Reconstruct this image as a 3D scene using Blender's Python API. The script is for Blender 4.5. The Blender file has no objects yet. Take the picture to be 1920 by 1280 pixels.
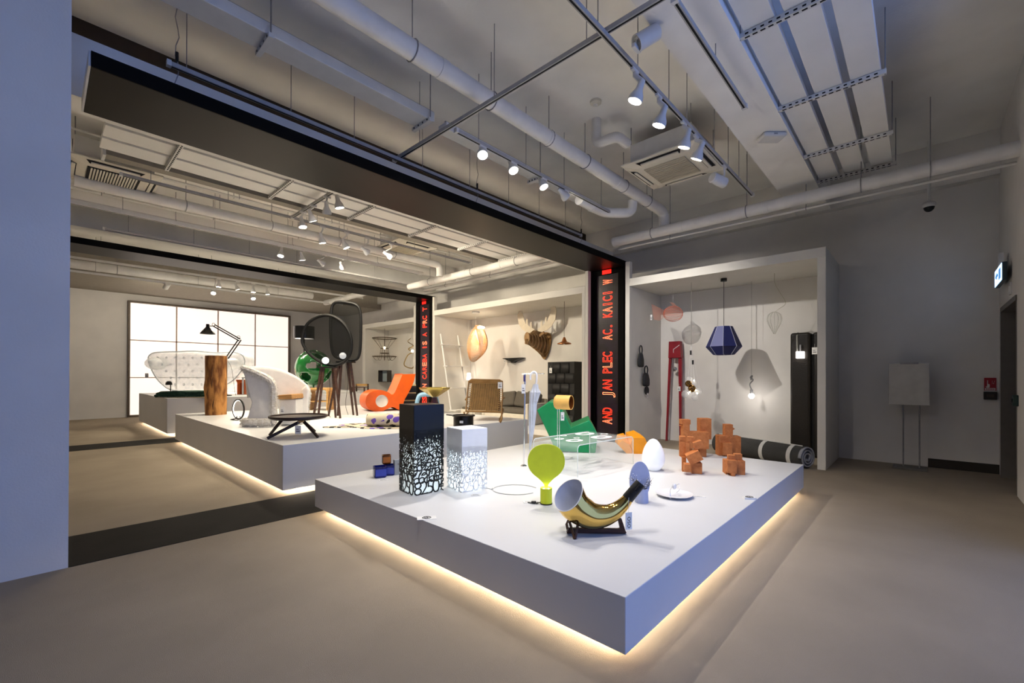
import bpy, bmesh, math, random
from mathutils import Vector, Matrix
random.seed(7)
PI = math.pi
R = math.radians
SC = bpy.context.scene
COL = SC.collection

# ---------------------------------------------------------------- camera
CAMH = 1.30
FPX, CXP, CYP = 822.4, 960.0, 701.9
YAW, PIT, ROL = R(42.97), R(.213), R(.158)
fw = Vector((math.cos(YAW)*math.cos(PIT), math.sin(YAW)*math.cos(PIT), math.sin(PIT)))
rt = Vector((math.sin(YAW), -math.cos(YAW), 0))
up = rt.cross(fw)
CR = math.cos(ROL)*rt + math.sin(ROL)*up
CU = -math.sin(ROL)*rt + math.cos(ROL)*up
CAM = Vector((0, 0, CAMH))
cd = bpy.data.cameras.new('camera')
cam = bpy.data.objects.new('camera', cd)
COL.objects.link(cam)
M4 = Matrix((CR, CU, -fw)).transposed().to_4x4()
M4.translation = CAM
cam.matrix_world = M4
cd.sensor_width = 36
cd.lens = 36*FPX/1920
cd.shift_x = (960-CXP)/1920
cd.shift_y = (CYP-640)/1920
cd.clip_start = .05
SC.camera = cam

# ---------------------------------------------------------------- world, exposure, daylight
SC.view_settings.view_transform = 'Standard'
SC.view_settings.look = 'None'
SC.view_settings.gamma = 1
SC.view_settings.exposure = 1.04
SC.cycles.use_denoising = True
SC.cycles.use_adaptive_sampling = True
SC.cycles.adaptive_threshold = .03
SC.cycles.max_bounces = 5
SC.cycles.diffuse_bounces = 3
SC.cycles.glossy_bounces = 3
SC.cycles.transmission_bounces = 4
SC.cycles.transparent_max_bounces = 8
SC.cycles.sample_clamp_indirect = 6
SC.cycles.caustics_reflective = False
SC.cycles.caustics_refractive = False
w = bpy.data.worlds.new('dusk')
SC.world = w
w.use_nodes = True
bg = w.node_tree.nodes['Background']
bg.inputs[0].default_value = (.23, .40, 1.0, 1)     # blue hour outside the glazed front behind the camera
bg.inputs[1].default_value = .95

# ---------------------------------------------------------------- helpers
def ray(px, py): return fw + CR*((px-CXP)/FPX) - CU*((py-CYP)/FPX)
def atz(px, py, z):
    d = ray(px, py); return CAM + d*((z-CAMH)/d.z)
def atx(px, py, x):
    d = ray(px, py); return CAM + d*(x/d.x)
def aty(px, py, y):
    d = ray(px, py); return CAM + d*(y/d.y)
def mpp(p): return (Vector(p)-CAM).dot(fw)/FPX
RZ = math.atan2(rt.y, rt.x)          # local x runs to the viewer's right, local y away

def srgb(h):
    c = [int(h[i:i+2], 16)/255 for i in (0, 2, 4)]
    return tuple(((v/12.92) if v <= .04045 else ((v+.055)/1.055)**2.4) for v in c)+(1,)
MATS = {}
def mat(name, hexc, rough=.5, metal=0, var=.025, scale=12, bump=0, bscale=None, emit=None, estr=0, trans=0, ior=1.45, alpha=1, coat=0, stretch=None, c2=None, spec=.5):
    if name in MATS: return MATS[name]
    m = bpy.data.materials.new(name); m.use_nodes = True
    nt = m.node_tree; b = nt.nodes['Principled BSDF']
    c = srgb(hexc)
    tc = nt.nodes.new('ShaderNodeTexCoord')
    mp = nt.nodes.new('ShaderNodeMapping')
    nt.links.new(tc.outputs['Object'], mp.inputs[0])
    if stretch: mp.inputs['Scale'].default_value = stretch
    n = nt.nodes.new('ShaderNodeTexNoise'); n.inputs['Scale'].default_value = scale
    n.inputs['Detail'].default_value = 4
    nt.links.new(mp.outputs[0], n.inputs['Vector'])
    cr = nt.nodes.new('ShaderNodeValToRGB')
    d = srgb(c2) if c2 else tuple(v*(1-2*var) for v in c[:3])+(1,)
    cr.color_ramp.elements[0].color = d; cr.color_ramp.elements[0].position = .38
    cr.color_ramp.elements[1].color = c if c2 else tuple(min(1, v*(1+var)) for v in c[:3])+(1,)
    cr.color_ramp.elements[1].position = .62
    nt.links.new(n.outputs[0], cr.inputs[0])
    nt.links.new(cr.outputs[0], b.inputs['Base Color'])
    b.inputs['Roughness'].default_value = rough
    b.inputs['Metallic'].default_value = metal
    b.inputs['Specular IOR Level'].default_value = spec
    b.inputs['IOR'].default_value = ior
    b.inputs['Transmission Weight'].default_value = trans
    b.inputs['Alpha'].default_value = alpha
    b.inputs['Coat Weight'].default_value = coat
    if emit:
        b.inputs['Emission Color'].default_value = srgb(emit); b.inputs['Emission Strength'].default_value = estr
    if bump:
        bn = nt.nodes.new('ShaderNodeTexNoise'); bn.inputs['Scale'].default_value = bscale or scale
        bn.inputs['Detail'].default_value = 5
        nt.links.new(mp.outputs[0], bn.inputs['Vector'])
        bp = nt.nodes.new('ShaderNodeBump'); bp.inputs['Strength'].default_value = bump; bp.inputs['Distance'].default_value = .02
        nt.links.new(bn.outputs[0], bp.inputs['Height']); nt.links.new(bp.outputs[0], b.inputs['Normal'])
    MATS[name] = m
    return m

class MB:
    """collects shapes; build() links them as one mesh object"""
    def __init__(s): s.v = []; s.f = []; s.M = Matrix()
    def add(s, vs, fs):
        o = len(s.v); s.v += [tuple(s.M @ Vector(p)) for p in vs]; s.f += [tuple(i+o for i in f) for f in fs]; return s
    def box(s, x0, x1, y0, y1, z0, z1):
        return s.add([(x, y, z) for x in (x0, x1) for y in (y0, y1) for z in (z0, z1)],
                     [(0, 1, 3, 2), (4, 6, 7, 5), (0, 4, 5, 1), (2, 3, 7, 6), (0, 2, 6, 4), (1, 5, 7, 3)])
    def cbox(s, c, d, rot=None):
        hx, hy, hz = d[0]/2, d[1]/2, d[2]/2
        vs = [Vector((x, y, z)) for x in (-hx, hx) for y in (-hy, hy) for z in (-hz, hz)]
        if rot: vs = [rot @ p for p in vs]
        return s.add([p+Vector(c) for p in vs], [(0, 1, 3, 2), (4, 6, 7, 5), (0, 4, 5, 1), (2, 3, 7, 6), (0, 2, 6, 4), (1, 5, 7, 3)])
    def tube(s, pts, r, n=8, closed=False, caps=True, flat=None):
        pts = [Vector(p) for p in pts]; N = len(pts)
        rs = r if isinstance(r, (list, tuple)) else [r]*N
        ref = None; vs = []; fs = []
        for i, p in enumerate(pts):
            if closed: t = pts[(i+1) % N]-pts[i-1]
            else: t = pts[min(i+1, N-1)]-pts[max(i-1, 0)]
            t.normalize()
            if ref is None:
                ref = Vector((0, 0, 1)) if abs(t.z) < .9 else Vector((1, 0, 0))
            u = ref-t*ref.dot(t); u.normalize(); ref = u
            q = t.cross(u)
            for k in range(n):
                a = 2*PI*k/n
                vs.append(p+(u*math.cos(a)*(flat or 1)+q*math.sin(a))*rs[i])
        m = N if closed else N-1
        for i in range(m):
            for k in range(n):
                a = i*n+k; b = i*n+(k+1) % n; c = ((i+1) % N)*n+(k+1) % n; d = ((i+1) % N)*n+k
                fs.append((a, b, c, d))
        if caps and not closed:
            fs.append(tuple(range(n-1, -1, -1))); fs.append(tuple((N-1)*n+k for k in range(n)))
        return s.add(vs, fs)
    def cyl(s, p0, p1, r0, r1=None, n=16): return s.tube([p0, p1], [r0, r0 if r1 is None else r1], n)
    def lathe(s, prof, c=(0, 0, 0), n=32, axis=None, a0=0, a1=2*PI):
        vs = []; fs = []; full = abs(a1-a0-2*PI) < 1e-6; m = n if full else n+1
        Q = axis or Matrix.Identity(3)
        for (r, z) in prof:
            for k in range(m):
                a = a0+(a1-a0)*k/n
                vs.append(Q @ Vector((r*math.cos(a), r*math.sin(a), z))+Vector(c))
        for i in range(len(prof)-1):
            for k in range(n):
                a = i*m+k; b = i*m+(k+1) % m
                fs.append((a, b, b+m, a+m))
        return s.add(vs, fs)
    def sph(s, c, r, n=20, sc=(1, 1, 1)):
        h = n//2; prof = [(max(1e-5, math.sin(PI*i/h))*r, -math.cos(PI*i/h)*r) for i in range(h+1)]
        o = len(s.v); s.lathe(prof, (0, 0, 0), n)
        Mi = s.M.inverted()
        for i in range(o, len(s.v)):
            p = Mi @ Vector(s.v[i]); s.v[i] = tuple(s.M @ Vector((p.x*sc[0]+c[0], p.y*sc[1]+c[1], p.z*sc[2]+c[2])))
        return s
    def prism(s, poly, y0, y1):
        """polygon in local x,z with depth from y0 to y1"""
        n = len(poly)
        vs = [(x, y0, z) for x, z in poly]+[(x, y1, z) for x, z in poly]
        fs = [tuple(range(n)), tuple(range(2*n-1, n-1, -1))]+[(i, i+n, (i+1) % n+n, (i+1) % n) for i in range(n)]
        return s.add(vs, fs)
    def loft(s, rings, caps=True, closed=False):
        n = len(rings[0]); vs = [p for r_ in rings for p in r_]; fs = []; N = len(rings)
        for i in range(N if closed else N-1):
            for k in range(n):
                fs.append((i*n+k, i*n+(k+1) % n, ((i+1) % N)*n+(k+1) % n, ((i+1) % N)*n+k))
        if caps and not closed: fs += [tuple(range(n-1, -1, -1)), tuple((N-1)*n+k for k in range(n))]
        return s.add(vs, fs)
    def sheet(s, rows):
        n = len(rows[0]); vs = [p for r_ in rows for p in r_]
        return s.add(vs, [(i*n+k, i*n+k+1, (i+1)*n+k+1, (i+1)*n+k) for i in range(len(rows)-1) for k in range(n-1)])
    def build(s, name, m, parent=None, smooth=False, bevel=0, solid=0, sub=0, seg=2, recalc=True):
        me = bpy.data.meshes.new(name); me.from_pydata(s.v, [], s.f)
        if recalc:
            bm = bmesh.new(); bm.from_mesh(me); bmesh.ops.recalc_face_normals(bm, faces=bm.faces); bm.to_mesh(me); bm.free()
        me.materials.append(m)
        if smooth:
            me.polygons.foreach_set('use_smooth', [True]*len(me.polygons))
            if smooth is True: me.set_sharp_from_angle(angle=R(38))
        o = bpy.data.objects.new(name, me); COL.objects.link(o)
        if parent is not None: o.parent = parent
        if sub:
            d = o.modifiers.new('sub', 'SUBSURF'); d.levels = d.render_levels = sub
        if solid:
            d = o.modifiers.new('solid', 'SOLIDIFY'); d.thickness = solid; d.offset = 0
        if bevel:
            d = o.modifiers.new('bevel', 'BEVEL'); d.width = bevel; d.segments = seg; d.limit_method = 'ANGLE'
        return o

def tag(o, label, cat, group=None):
    o['label'] = label; o['category'] = cat
    if group: o['group'] = group
    return o
def thing(name, label, cat, loc=(0, 0, 0), rz=0.0, group=None):
    o = bpy.data.objects.new(name, None); COL.objects.link(o)
    o.empty_display_size = .1
    o.location = loc; o.rotation_euler = (0, 0, rz)
    return tag(o, label, cat, group)
def struct(o): o['kind'] = 'structure'; return o
def dup(root, loc=None, rz=None, label=None, group=None, parent=None):
    r = root.copy(); COL.objects.link(r)
    if parent is not None: r.parent = parent
    if loc is not None: r.location = loc
    if rz is not None: r.rotation_euler = (0, 0, rz)
    if label: r['label'] = label
    if group: r['group'] = group
    for ch in list(root.children):
        dup(ch, parent=r)
    return r
class Px:
    """a frame at a thing's base: q(px,py) -> local x,z in metres at that depth"""
    def __init__(s, px, py, loc): s.x, s.y, s.loc, s.k = px, py, Vector(loc), mpp(loc)
    def q(s, px, py): return ((px-s.x)*s.k, (s.y-py)*s.k)
    def X(s, px): return (px-s.x)*s.k
    def Z(s, py): return (s.y-py)*s.k
def on(px, py, z): return Px(px, py, atz(px, py, z))
def at_x(px, py, x): return Px(px, py, atx(px, py, x))
def at_xy(px, y, z):
    """a point on height z in the vertical plane of image column px, at room depth y"""
    p = aty(px, 700, y); p.z = z
    v = p-CAM
    return Px(px, CYP-FPX*v.dot(CU)/v.dot(fw), p)
def smoothpoly(pts, n=6):
    out = []; N = len(pts)
    for i in range(N):
        p0, p1, p2, p3 = [Vector(pts[(i+j-1) % N]) for j in range(4)]
        for k in range(n):
            t = k/n
            out.append(tuple(.5*((2*p1)+(p2-p0)*t+(2*p0-5*p1+4*p2-p3)*t*t+(3*p1-p0-3*p2+p3)*t**3)))
    return out
def spline(pts, n=6):
    out = []; N = len(pts)
    for i in range(N-1):
        p0, p1, p2, p3 = [Vector(pts[min(max(i+j-1, 0), N-1)]) for j in range(4)]
        for k in range(n):
            t = k/n
            out.append(.5*((2*p1)+(p2-p0)*t+(2*p0-5*p1+4*p2-p3)*t*t+(3*p1-p0-3*p2+p3)*t**3))
    out.append(Vector(pts[-1]))
    return out
def text_mb(body, size, depth=.002, font_off=0, align='CENTER', outline=0):
    cu = bpy.data.curves.new('t', 'FONT'); cu.body = body; cu.size = size; cu.extrude = depth; cu.offset = font_off
    cu.align_x = align; cu.resolution_u = 3
    if outline: cu.fill_mode = 'NONE'; cu.bevel_depth = outline; cu.bevel_resolution = 0
    o = bpy.data.objects.new('t', cu); COL.objects.link(o)
    dg = bpy.context.evaluated_depsgraph_get()
    me = bpy.data.meshes.new_from_object(o.evaluated_get(dg))
    vs = [v.co.copy() for v in me.vertices]; fs = [tuple(p.vertices) for p in me.polygons]
    bpy.data.objects.remove(o); bpy.data.curves.remove(cu); bpy.data.meshes.remove(me)
    return vs, fs

# ---------------------------------------------------------------- common materials
WHITE = mat('white_paint', 'dcdad6', .6, var=.015, scale=3, bump=.05, bscale=60)
WALLM = mat('wall_plaster', 'e0ddd8', .75, var=.02, scale=2, bump=.06, bscale=80)
CEILM = mat('ceiling_paint', 'f3f1ec', .85, var=.03, scale=1.5, bump=.08, bscale=40)
CARPET = mat('carpet', 'aa9d8b', .95, var=.05, scale=.9, bump=.6, bscale=420, spec=.15)
DSTRIP = mat('dark_strip', '1d1a17', .85, var=.12, scale=3, bump=.1, bscale=90, spec=.15)
PLM = mat('plinth_lacquer', 'd9d9da', .42, var=.008, scale=2)
BLACKM = mat('black_frame', '0c0b0a', .6, var=.1, scale=4, spec=.08)
METALW = mat('white_metal', 'd8d7d4', .4, var=.02, scale=8)
GALV = mat('galvanised', '9a9a9c', .45, metal=.6, var=.05, scale=20)
ALU = mat('aluminium_track', 'aeadac', .5, metal=.0, var=.03, scale=20)
DARK = mat('black_plastic', '121212', .45, var=.1, scale=20)
CHROME = mat('chrome', 'e6e6e6', .08, metal=1, var=.01)
PAPER = mat('paper_tag', 'ecebe8', .7, var=.02)
INK = mat('ink', '1c1c20', .7)
GLASS = mat('clear_acrylic', 'ffffff', .02, var=0, trans=1, ior=1.45)
HOLE = mat('dark_slot', '0b0b0b', .8)
# ================================================================ STRUCTURE
XA, XB, XR, YR = 7.445, 8.80, 8.80, -.775
ZC = 4.60
P1A, P1B, P2A, P2B = 4.21, 5.00, 10.57, 11.37
YB = 17.90
Z1, Z2, Z3 = .326, .554, .81

def sbox(name, m, *a, bevel=0):
    return struct(MB().box(*a).build(name, m, bevel=bevel))
sbox('floor', CARPET, -5, 10.6, -5, 18.3, -.1, 0)
sbox('ceiling', CEILM, -5, 9.6, -5, 18.3, ZC, ZC+.15)
sbox('wall_left', WALLM, -5, .13, P1A, P1A+.35, 0, ZC)
sbox('wall_light_block', mat('light_block_dark', '575049', .8), -2.8, -2.6, -5, P1A, 0, ZC)  # unseen wall added to shut out blue side light, dark to limit bounce
sbox('wall_inner_left', WALLM, -1.2, -1.0, P1A+.35, 18.1, 0, ZC)
sbox('wall_back', WALLM, -1.2, 9.0, YB, YB+.2, 0, ZC)
sbox('wall_alcove', WALLM, XB, XB+.15, YR-.4, YB, 0, ZC)
sbox('baseboard_right', mat('baseboard_dark', '2c2620', .7), XB-.02, XB, YR, atx(1740, 870, XB).y, 0, .125)
# right wall with door opening
DX0, DX1, DH = 7.30, 8.56, 2.21
wr = MB().box(4.9, DX0, YR-.35, YR, 0, ZC).box(DX0, DX1, YR-.35, YR, DH, ZC).box(DX1, XB, YR-.35, YR, 0, ZC)
struct(wr.build('wall_right', WALLM))
DFR = mat('door_frame_grey', '6f6a63', .5)
DLF = mat('door_leaf', '3a332b', .45, c2='2c2620', scale=5, stretch=(8, 8, 1))
d1 = struct(MB().box(DX0, DX1, YR-.30, YR-.25, 0, DH-.06).build('door_1', DLF))
f = MB().box(DX1-.06, DX1, YR-.35, YR+.012, 0, DH).box(DX0, DX0+.06, YR-.35, YR+.002, 0, DH).box(DX0, DX1, YR-.35, YR+.012, DH-.06, DH)
f.build('door_frame', DFR, d1)
MB().box(DX0+.1, DX0+.24, YR-.25, YR-.20, 1.0, 1.03).build('door_handle', CHROME, d1)
# far perimeter beam and downstand beams
sbox('beam_perimeter', WALLM, XB-.16, XB, YR, YB, 4.0, ZC)
sbox('beam_front', CEILM, -4, XB-.16, 1.06, 1.52, 4.0, ZC)
sbox('beam_middle', CEILM, -.95, XB-.17, 4.98, 5.3, 3.55, 4.05)
sbox('trim_1', mat('gap_shade_brown', '4a3d2c', .9), -1, XB-.17, 5.70, 5.76, 4.25, ZC)  # dark brown panel stands for the shade in the gap under the ceiling
sbox('beam_inner', CEILM, -1, XB, 10.4, 10.56, 4.2, ZC)
sbox('beam_far', CEILM, -1, XB, 11.4, 11.9, 4.05, ZC)
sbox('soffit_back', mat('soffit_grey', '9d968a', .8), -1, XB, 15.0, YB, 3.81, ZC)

# floor strips under the portals
sbox('trim_2', DSTRIP, .13, 7.7, P1A, P1B, 0, .004)
sbox('trim_3', DSTRIP, -1, 7.9, P2A, P2B, 0, .004)

# alcoves: frames standing in front of the wall
AM = mat('alcove_white', 'd6d3cb', .6, var=.015, scale=3)
ZA, ZAI = 3.12, 2.98
def alcove(n, y0, y1, t0, t1, zf=0, ztop=ZA, XA=XA):
    r = thing('alcove_frame', {1: 'white alcove frame nearest the front, around the blue pendant', 2: 'long white alcove frame between the two red letter posts', 3: 'farthest white alcove frame, behind the orange chaise'}[n], 'alcove', (XA, y0, 0), 0, 'alcove frames')
    dx = XB-XA
    MB().box(0, dx, 0, y1-y0, ZAI, ztop).build('header', AM, r, bevel=.004)
    MB().box(0, dx, 0, t0, 0, ZAI).build('side_panel', AM, r, bevel=.004)
    MB().box(0, dx, y1-y0-t1, y1-y0, 0, ZAI).build('side_panel', AM, r, bevel=.004)
    return r
alcove(1, .965, 4.04, .1, .08)
alcove(2, 4.935, 9.975, .075, .09)
alcove(3, 11.38, 14.66, .09, .2, XA=7.86)
# tall white post edges beside the portals
for i, (x, y0, y1, h) in enumerate(((XA-.004, 3.955, 4.04, 3.44), (XA-.004, 4.86, 4.93, 3.44), (XA-.004, 9.90, 9.975, 3.5), (7.846, 11.38, 11.47, 3.5))):
    struct(MB().box(x, x+.10, y0, y1, 0, h).build('trim_%d' % (4+i), AM, bevel=.003))

# portals
SOFM = mat('portal_soffit', '14120f', .42, var=.08, scale=2, spec=.28)
LEDP = mat('led_panel', '1b1114', .35, c2='241428', scale=6)
LEDR = mat('led_red', 'ff4a2a', .5, emit='ff3a1e', estr=2.6)
LEDM = mat('led_orange', 'ff6a3a', .5, emit='ff7a50', estr=3.5)
def portal(label, y0, y1, xl, xp, z0, z1, txt, pz0, pz1, size):
    r = thing('portal_frame', label, 'portal', (0, 0, 0), 0, 'black portal frames')
    MB().box(xl, xp+.12, y0, y1, z0, z1).build('lintel', SOFM, r, bevel=.004)
    MB().box(xl, xp+.12, y0-.012, y0, z0-.004, z1).build('fascia', BLACKM, r)
    MB().box(xl-.012, xl, y0, y1, z0, z1).build('end_cap', METALW, r)
    MB().box(xp, xp+.12, y0, y0+.12, 0, z0).build('jamb', BLACKM, r)
    MB().box(xp, xp+.12, y1-.15, y1, 0, z0).build('jamb', BLACKM, r)
    MB().box(xp, xp+.12, y0+.12, y1-.15, z0-.1, z0).build('jamb_head', BLACKM, r)
    p = MB().box(xp+.03, xp+.12, y0+.12, y1-.15, 0, z0-.1).build('led_panel', LEDP, r)
    # glowing outlines of the letters run up the panel, seen from -x
    yc = (y0+y1)/2-.015
    adv = (pz1-pz0)/len(txt)
    for j, ch in enumerate(txt):
        if ch == ' ': continue
        vs, fs = text_mb(ch, size, 0, 0, 'CENTER', outline=.0024)
        wd = max(.02, max(v.x for v in vs)-min(v.x for v in vs))
        k = min(1.5, adv*.86/wd) if ch not in 'I.' else 1
        MB().add([(xp+.022-v.z, yc+(v.y-size*.36), pz0+adv*(j+.5)+v.x*k) for v in vs], fs).build('letter', LEDR if j % 5 else LEDM, p, recalc=False)
    q = MB()
    for j in range(26):                        # faint unlit outlines
        zz = .3+(z0-.6)*j/25
        a = .05+.035*random.random()
        q.box(xp+.027, xp+.029, yc-.19, yc-.19+.09*random.random(), zz, zz+.004).box(xp+.027, xp+.029, yc+.09, yc+.09+.1*random.random(), zz+a, zz+a+.003)
    q.build('unlit_outline', mat('led_off', '33201f', .5), p)['kind'] = 'stuff'
    MB().box(xp-.004, xp-.001, yc-.10, yc+.10, z0-.092, z0-.015).build('letter_reflection', mat('reflection_glow', 'd01818', .5, emit='ff1408', estr=1.1), p)  # glowing red block stands in for the letters' reflection in the soffit
    return r
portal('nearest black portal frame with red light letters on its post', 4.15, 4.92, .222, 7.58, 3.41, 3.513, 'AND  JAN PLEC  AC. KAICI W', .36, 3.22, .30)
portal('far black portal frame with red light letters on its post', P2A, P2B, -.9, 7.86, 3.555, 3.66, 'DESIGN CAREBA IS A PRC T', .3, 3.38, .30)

# light box on the back wall
LBX0, LBX1, LBZ0, LBZ1 = aty(243, 600, YB).x, aty(540, 620, YB).x, .03, 3.55
LBF = mat('lightbox_frame', '5d5040', .5)
LBD = mat('lightbox_bar', 'c9b3a8', .6)
lb = thing('light_wall', 'large glowing light wall of twelve white panels on the back wall', 'light wall', (LBX0, YB, 0))
W_ = LBX1-LBX0; H_ = LBZ1-LBZ0
MB().box(-.05, 0, -.12, 0, LBZ0, LBZ1).box(W_, W_+.05, -.12, 0, LBZ0, LBZ1).box(-.05, W_+.05, -.12, 0, LBZ1, LBZ1+.05).box(-.05, W_+.05, -.12, 0, LBZ0-.03, LBZ0+.03).build('frame', LBF, lb)
LBP = mat('lightbox_panel', 'fff4ea', .6, var=.01, emit='fff0e6', estr=.46)
cw, ch = W_/4, (H_-.03)/3
for i in range(4):
    for j in range(3):
        MB().box(i*cw+.02, (i+1)*cw-.02, -.06, -.02, LBZ0+.03+j*ch+.015, LBZ0+.03+(j+1)*ch-.015).build('panel', LBP, lb)
for i in range(1, 4): MB().box(i*cw-.02, i*cw+.02, -.065, -.01, LBZ0+.03, LBZ1).build('mullion', LBD, lb)
for j in range(1, 3): MB().box(0, W_, -.065, -.01, LBZ0+.03+j*ch-.015, LBZ0+.03+j*ch+.015).build('transom', LBD, lb)

# plinths with a lit shadow gap
LEDW = mat('warm_led', 'fff0d8', .5, emit='ffedd4', estr=20)
def plinth(label, x0, x1, y0, y1, z0, z1):
    r = thing('display_plinth', label, 'plinth', (x0, y0, 0), 0, 'display plinths')
    a, b = x1-x0, y1-y0
    MB().box(0, a, 0, b, z0, z1).build('body', PLM, r, bevel=.004)
    i = .22
    MB().box(i, a-i, i, b-i, 0, z0).build('base', PLM, r)
    e = .12
    for q in ((e, a-e, e, e+.02), (e, a-e, b-e-.02, b-e), (e, e+.02, e, b-e), (a-e-.02, a-e, e, b-e)):
        MB().box(q[0], q[1], q[2], q[3], z0-.012, z0-.001).build('led_strip', LEDW, r)
    return r
plinth('low white plinth nearest the camera with the golden horn', 1.762, 5.79, .953, 4.175, .07, Z1)
plinth('middle white plinth carrying the orange chaise and log', 1.764, 5.76, 4.985, 10.50, .07, Z2)
plinth('farthest tall white plinth in front of the light wall', 1.81, 7.3, 11.60, 15.5, .07, Z3)
# ================================================================ CEILING FIXTURES
ZT = 3.85
SLOTM = HOLE
def track(label, x0, x1, y0, y1, z=ZT, rods=(), slot=True, m=None, w_=.036):
    r = thing('lighting_track', label, 'light track', (min(x0, x1), min(y0, y1), z), 0, 'lighting tracks')
    ax = abs(x1-x0) > abs(y1-y0); L = abs(x1-x0) if ax else abs(y1-y0); h = w_/2
    b = (0, L, -h, h) if ax else (-h, h, 0, L)
    MB().box(*b, -h, h).build('rail', m or ALU, r)
    if slot:
        q = (.02, L-.02, -.007, .007) if ax else (-.007, .007, .02, L-.02)
        MB().box(*q, -h-.002, -h+.003).build('slot', SLOTM, r)
    for e in (0, L):
        MB().cbox((e, 0, 0) if ax else (0, e, 0), (.03, w_*1.3, w_*1.3) if ax else (w_*1.3, .03, w_*1.3)).build('end_cap', METALW, r)
    for t in rods:
        p = (t*L, 0, h) if ax else (0, t*L, h)
        MB().cyl(p, (p[0], p[1], ZC-z), .004, n=6).build('hanger_rod', GALV, r)
    return r
track('grey track running just above the nearest black portal', .70, 6.65, 4.50, 4.50, rods=(.02, .16, .27, .42, .55, .68, .8, .92))
track('grey track crossing the ceiling toward the top right corner', 2.88, 2.88, 1.22, 4.62, z=ZT+.04, rods=(.2, .5, .85))
track('track with the lamp nearest the black portal, over the plinth', 2.93, 6.07, 3.53, 3.53, rods=(.1, .35, .6, .9))
track('track of five lamps beside the nearest ceiling cassette', 0.6, 6.78, 1.725, 1.725, rods=(.35, .45, .55, .62, .75, .83, .9, .96))
track('short empty track under the front ceiling beam', 2.91, 4.52, 1.215, 1.215, rods=(.05, .5))
ty5 = atz(560, 411, ZT).y
track('first inner track behind the nearest portal', atz(226, 329, ZT).x, atz(875, 494, ZT).x, ty5, ty5, rods=(.05, .2, .3, .42, .5, .62, .75, .9))
tx6 = atz(580, 387, ZT).x
track('short cross track carrying four lamps behind the nearest portal', tx6, tx6, 5.6, ty5-.03, z=ZT, rods=(.3, .8))
ty7 = atz(500, 484, ZT).y
track('thin inner track close above the far portal', atz(196, 425, ZT).x, 7.2, ty7, ty7, z=ZT, rods=(.05, .2, .35, .5, .65, .8))
ty8 = atz(560, 466, 3.9).y
track('white box rail with four lamps in the inner room', atz(125, 380, 3.9).x, atz(777, 514, 3.9).x, ty8, ty8, z=3.9, rods=(.1, .3, .5, .7), m=METALW, w_=.06)
ty9 = atz(400, 541, 3.72).y
track('white rail with bright lamps before the light wall', .2, 7.0, ty9, ty9, z=3.72, rods=(.1, .4, .7), m=METALW, w_=.05)
ty10 = ty9-1.0
track('white rail with small lamps behind the far portal', .2, 7.2, ty10, ty10, z=3.85, rods=(.1, .4, .7), m=METALW, w_=.05)

LENS = mat('lamp_lens', 'ffffff', .3, emit='fff3e2', estr=40)
OFFL = mat('lamp_reflector', 'c8c8c8', .25, metal=.7)
SPOTK = 1.4
def spot_lamp(label, px, py, ytrack, aim, zt=ZT, watts=60, on=True, kind='bell', cone=112, xtrack=None, group='track lamps', warm=(1, .87, .66)):
    p = aty(px, py, ytrack) if xtrack is None else atx(px, py, xtrack)
    r = thing('track_spotlight', label, 'spotlight', (p.x, p.y, zt), 0, group)
    head = Vector((0, 0, p.z-zt))
    d = (Vector(aim)-p).normalized()
    Q = Vector((0, 0, -1)).rotation_difference(d).to_matrix()
    MB().cbox((0, 0, -.025), (.10, .03, .03)).build('adapter', METALW, r, bevel=.004)
    s = max(.7, min(1.0, mpp(p)*0+1))
    if kind == 'bell':
        top = head-d*.16
        MB().tube([(0, 0, -.03), (0, 0, min(-.05, top.z*.5)), top], [.018, .02, .024], 8, flat=.6).build('arm', METALW, r, smooth=True)
        MB().lathe([(.0, .17), (.026, .17), (.03, .10), (.04, .075), (.056, .045), (.062, .02), (.062, 0), (.055, 0), (.052, .02), (.0, .03)], head, 16, Q).build('head', METALW, r, smooth=True)
        ln = MB()
        X, Y = Q @ Vector((1, 0, 0)), Q @ Vector((0, 1, 0))
        for a, b in ((1, 1), (1, -1), (-1, 1), (-1, -1)):
            c = head+X*a*.023+Y*b*.023-d*.004
            ln.lathe([(.0001, .0), (.021, .0), (.021, .006), (.0001, .008)], c, 10, Q)
        o = ln.build('lens', LENS if on else OFFL, r, smooth=True); o['kind'] = 'stuff'
    else:
        top = head-d*.07
        MB().tube([(0, 0, -.03), (0, 0, top.z*.6), top], .012, 8).build('arm', METALW, r, smooth=True)
        MB().lathe([(.0001, .2), (.05, .2), (.062, .19), (.062, 0), (.056, 0), (.05, .04), (.0001, .05)], head, 20, Q).build('head', METALW, r, smooth=True)
        MB().lathe([(.0001, 0), (.048, 0), (.048, .01), (.0001, .012)], head-d*.02, 16, Q).build('lens', LENS if on else OFFL, r, smooth=True)
    if on and watts:
        l = bpy.data.lights.new('spot', 'SPOT'); l.energy = watts*SPOTK; l.color = warm
        l.spot_size = R(cone); l.spot_blend = .85; l.shadow_soft_size = .035
        lo = bpy.data.objects.new('spot_beam', l); COL.objects.link(lo); lo.parent = r
        lo.location = head+d*.02
        lo.rotation_euler = d.to_track_quat('-Z', 'Y').to_euler()
    return r
NEU = (1, .94, .87)
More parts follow.
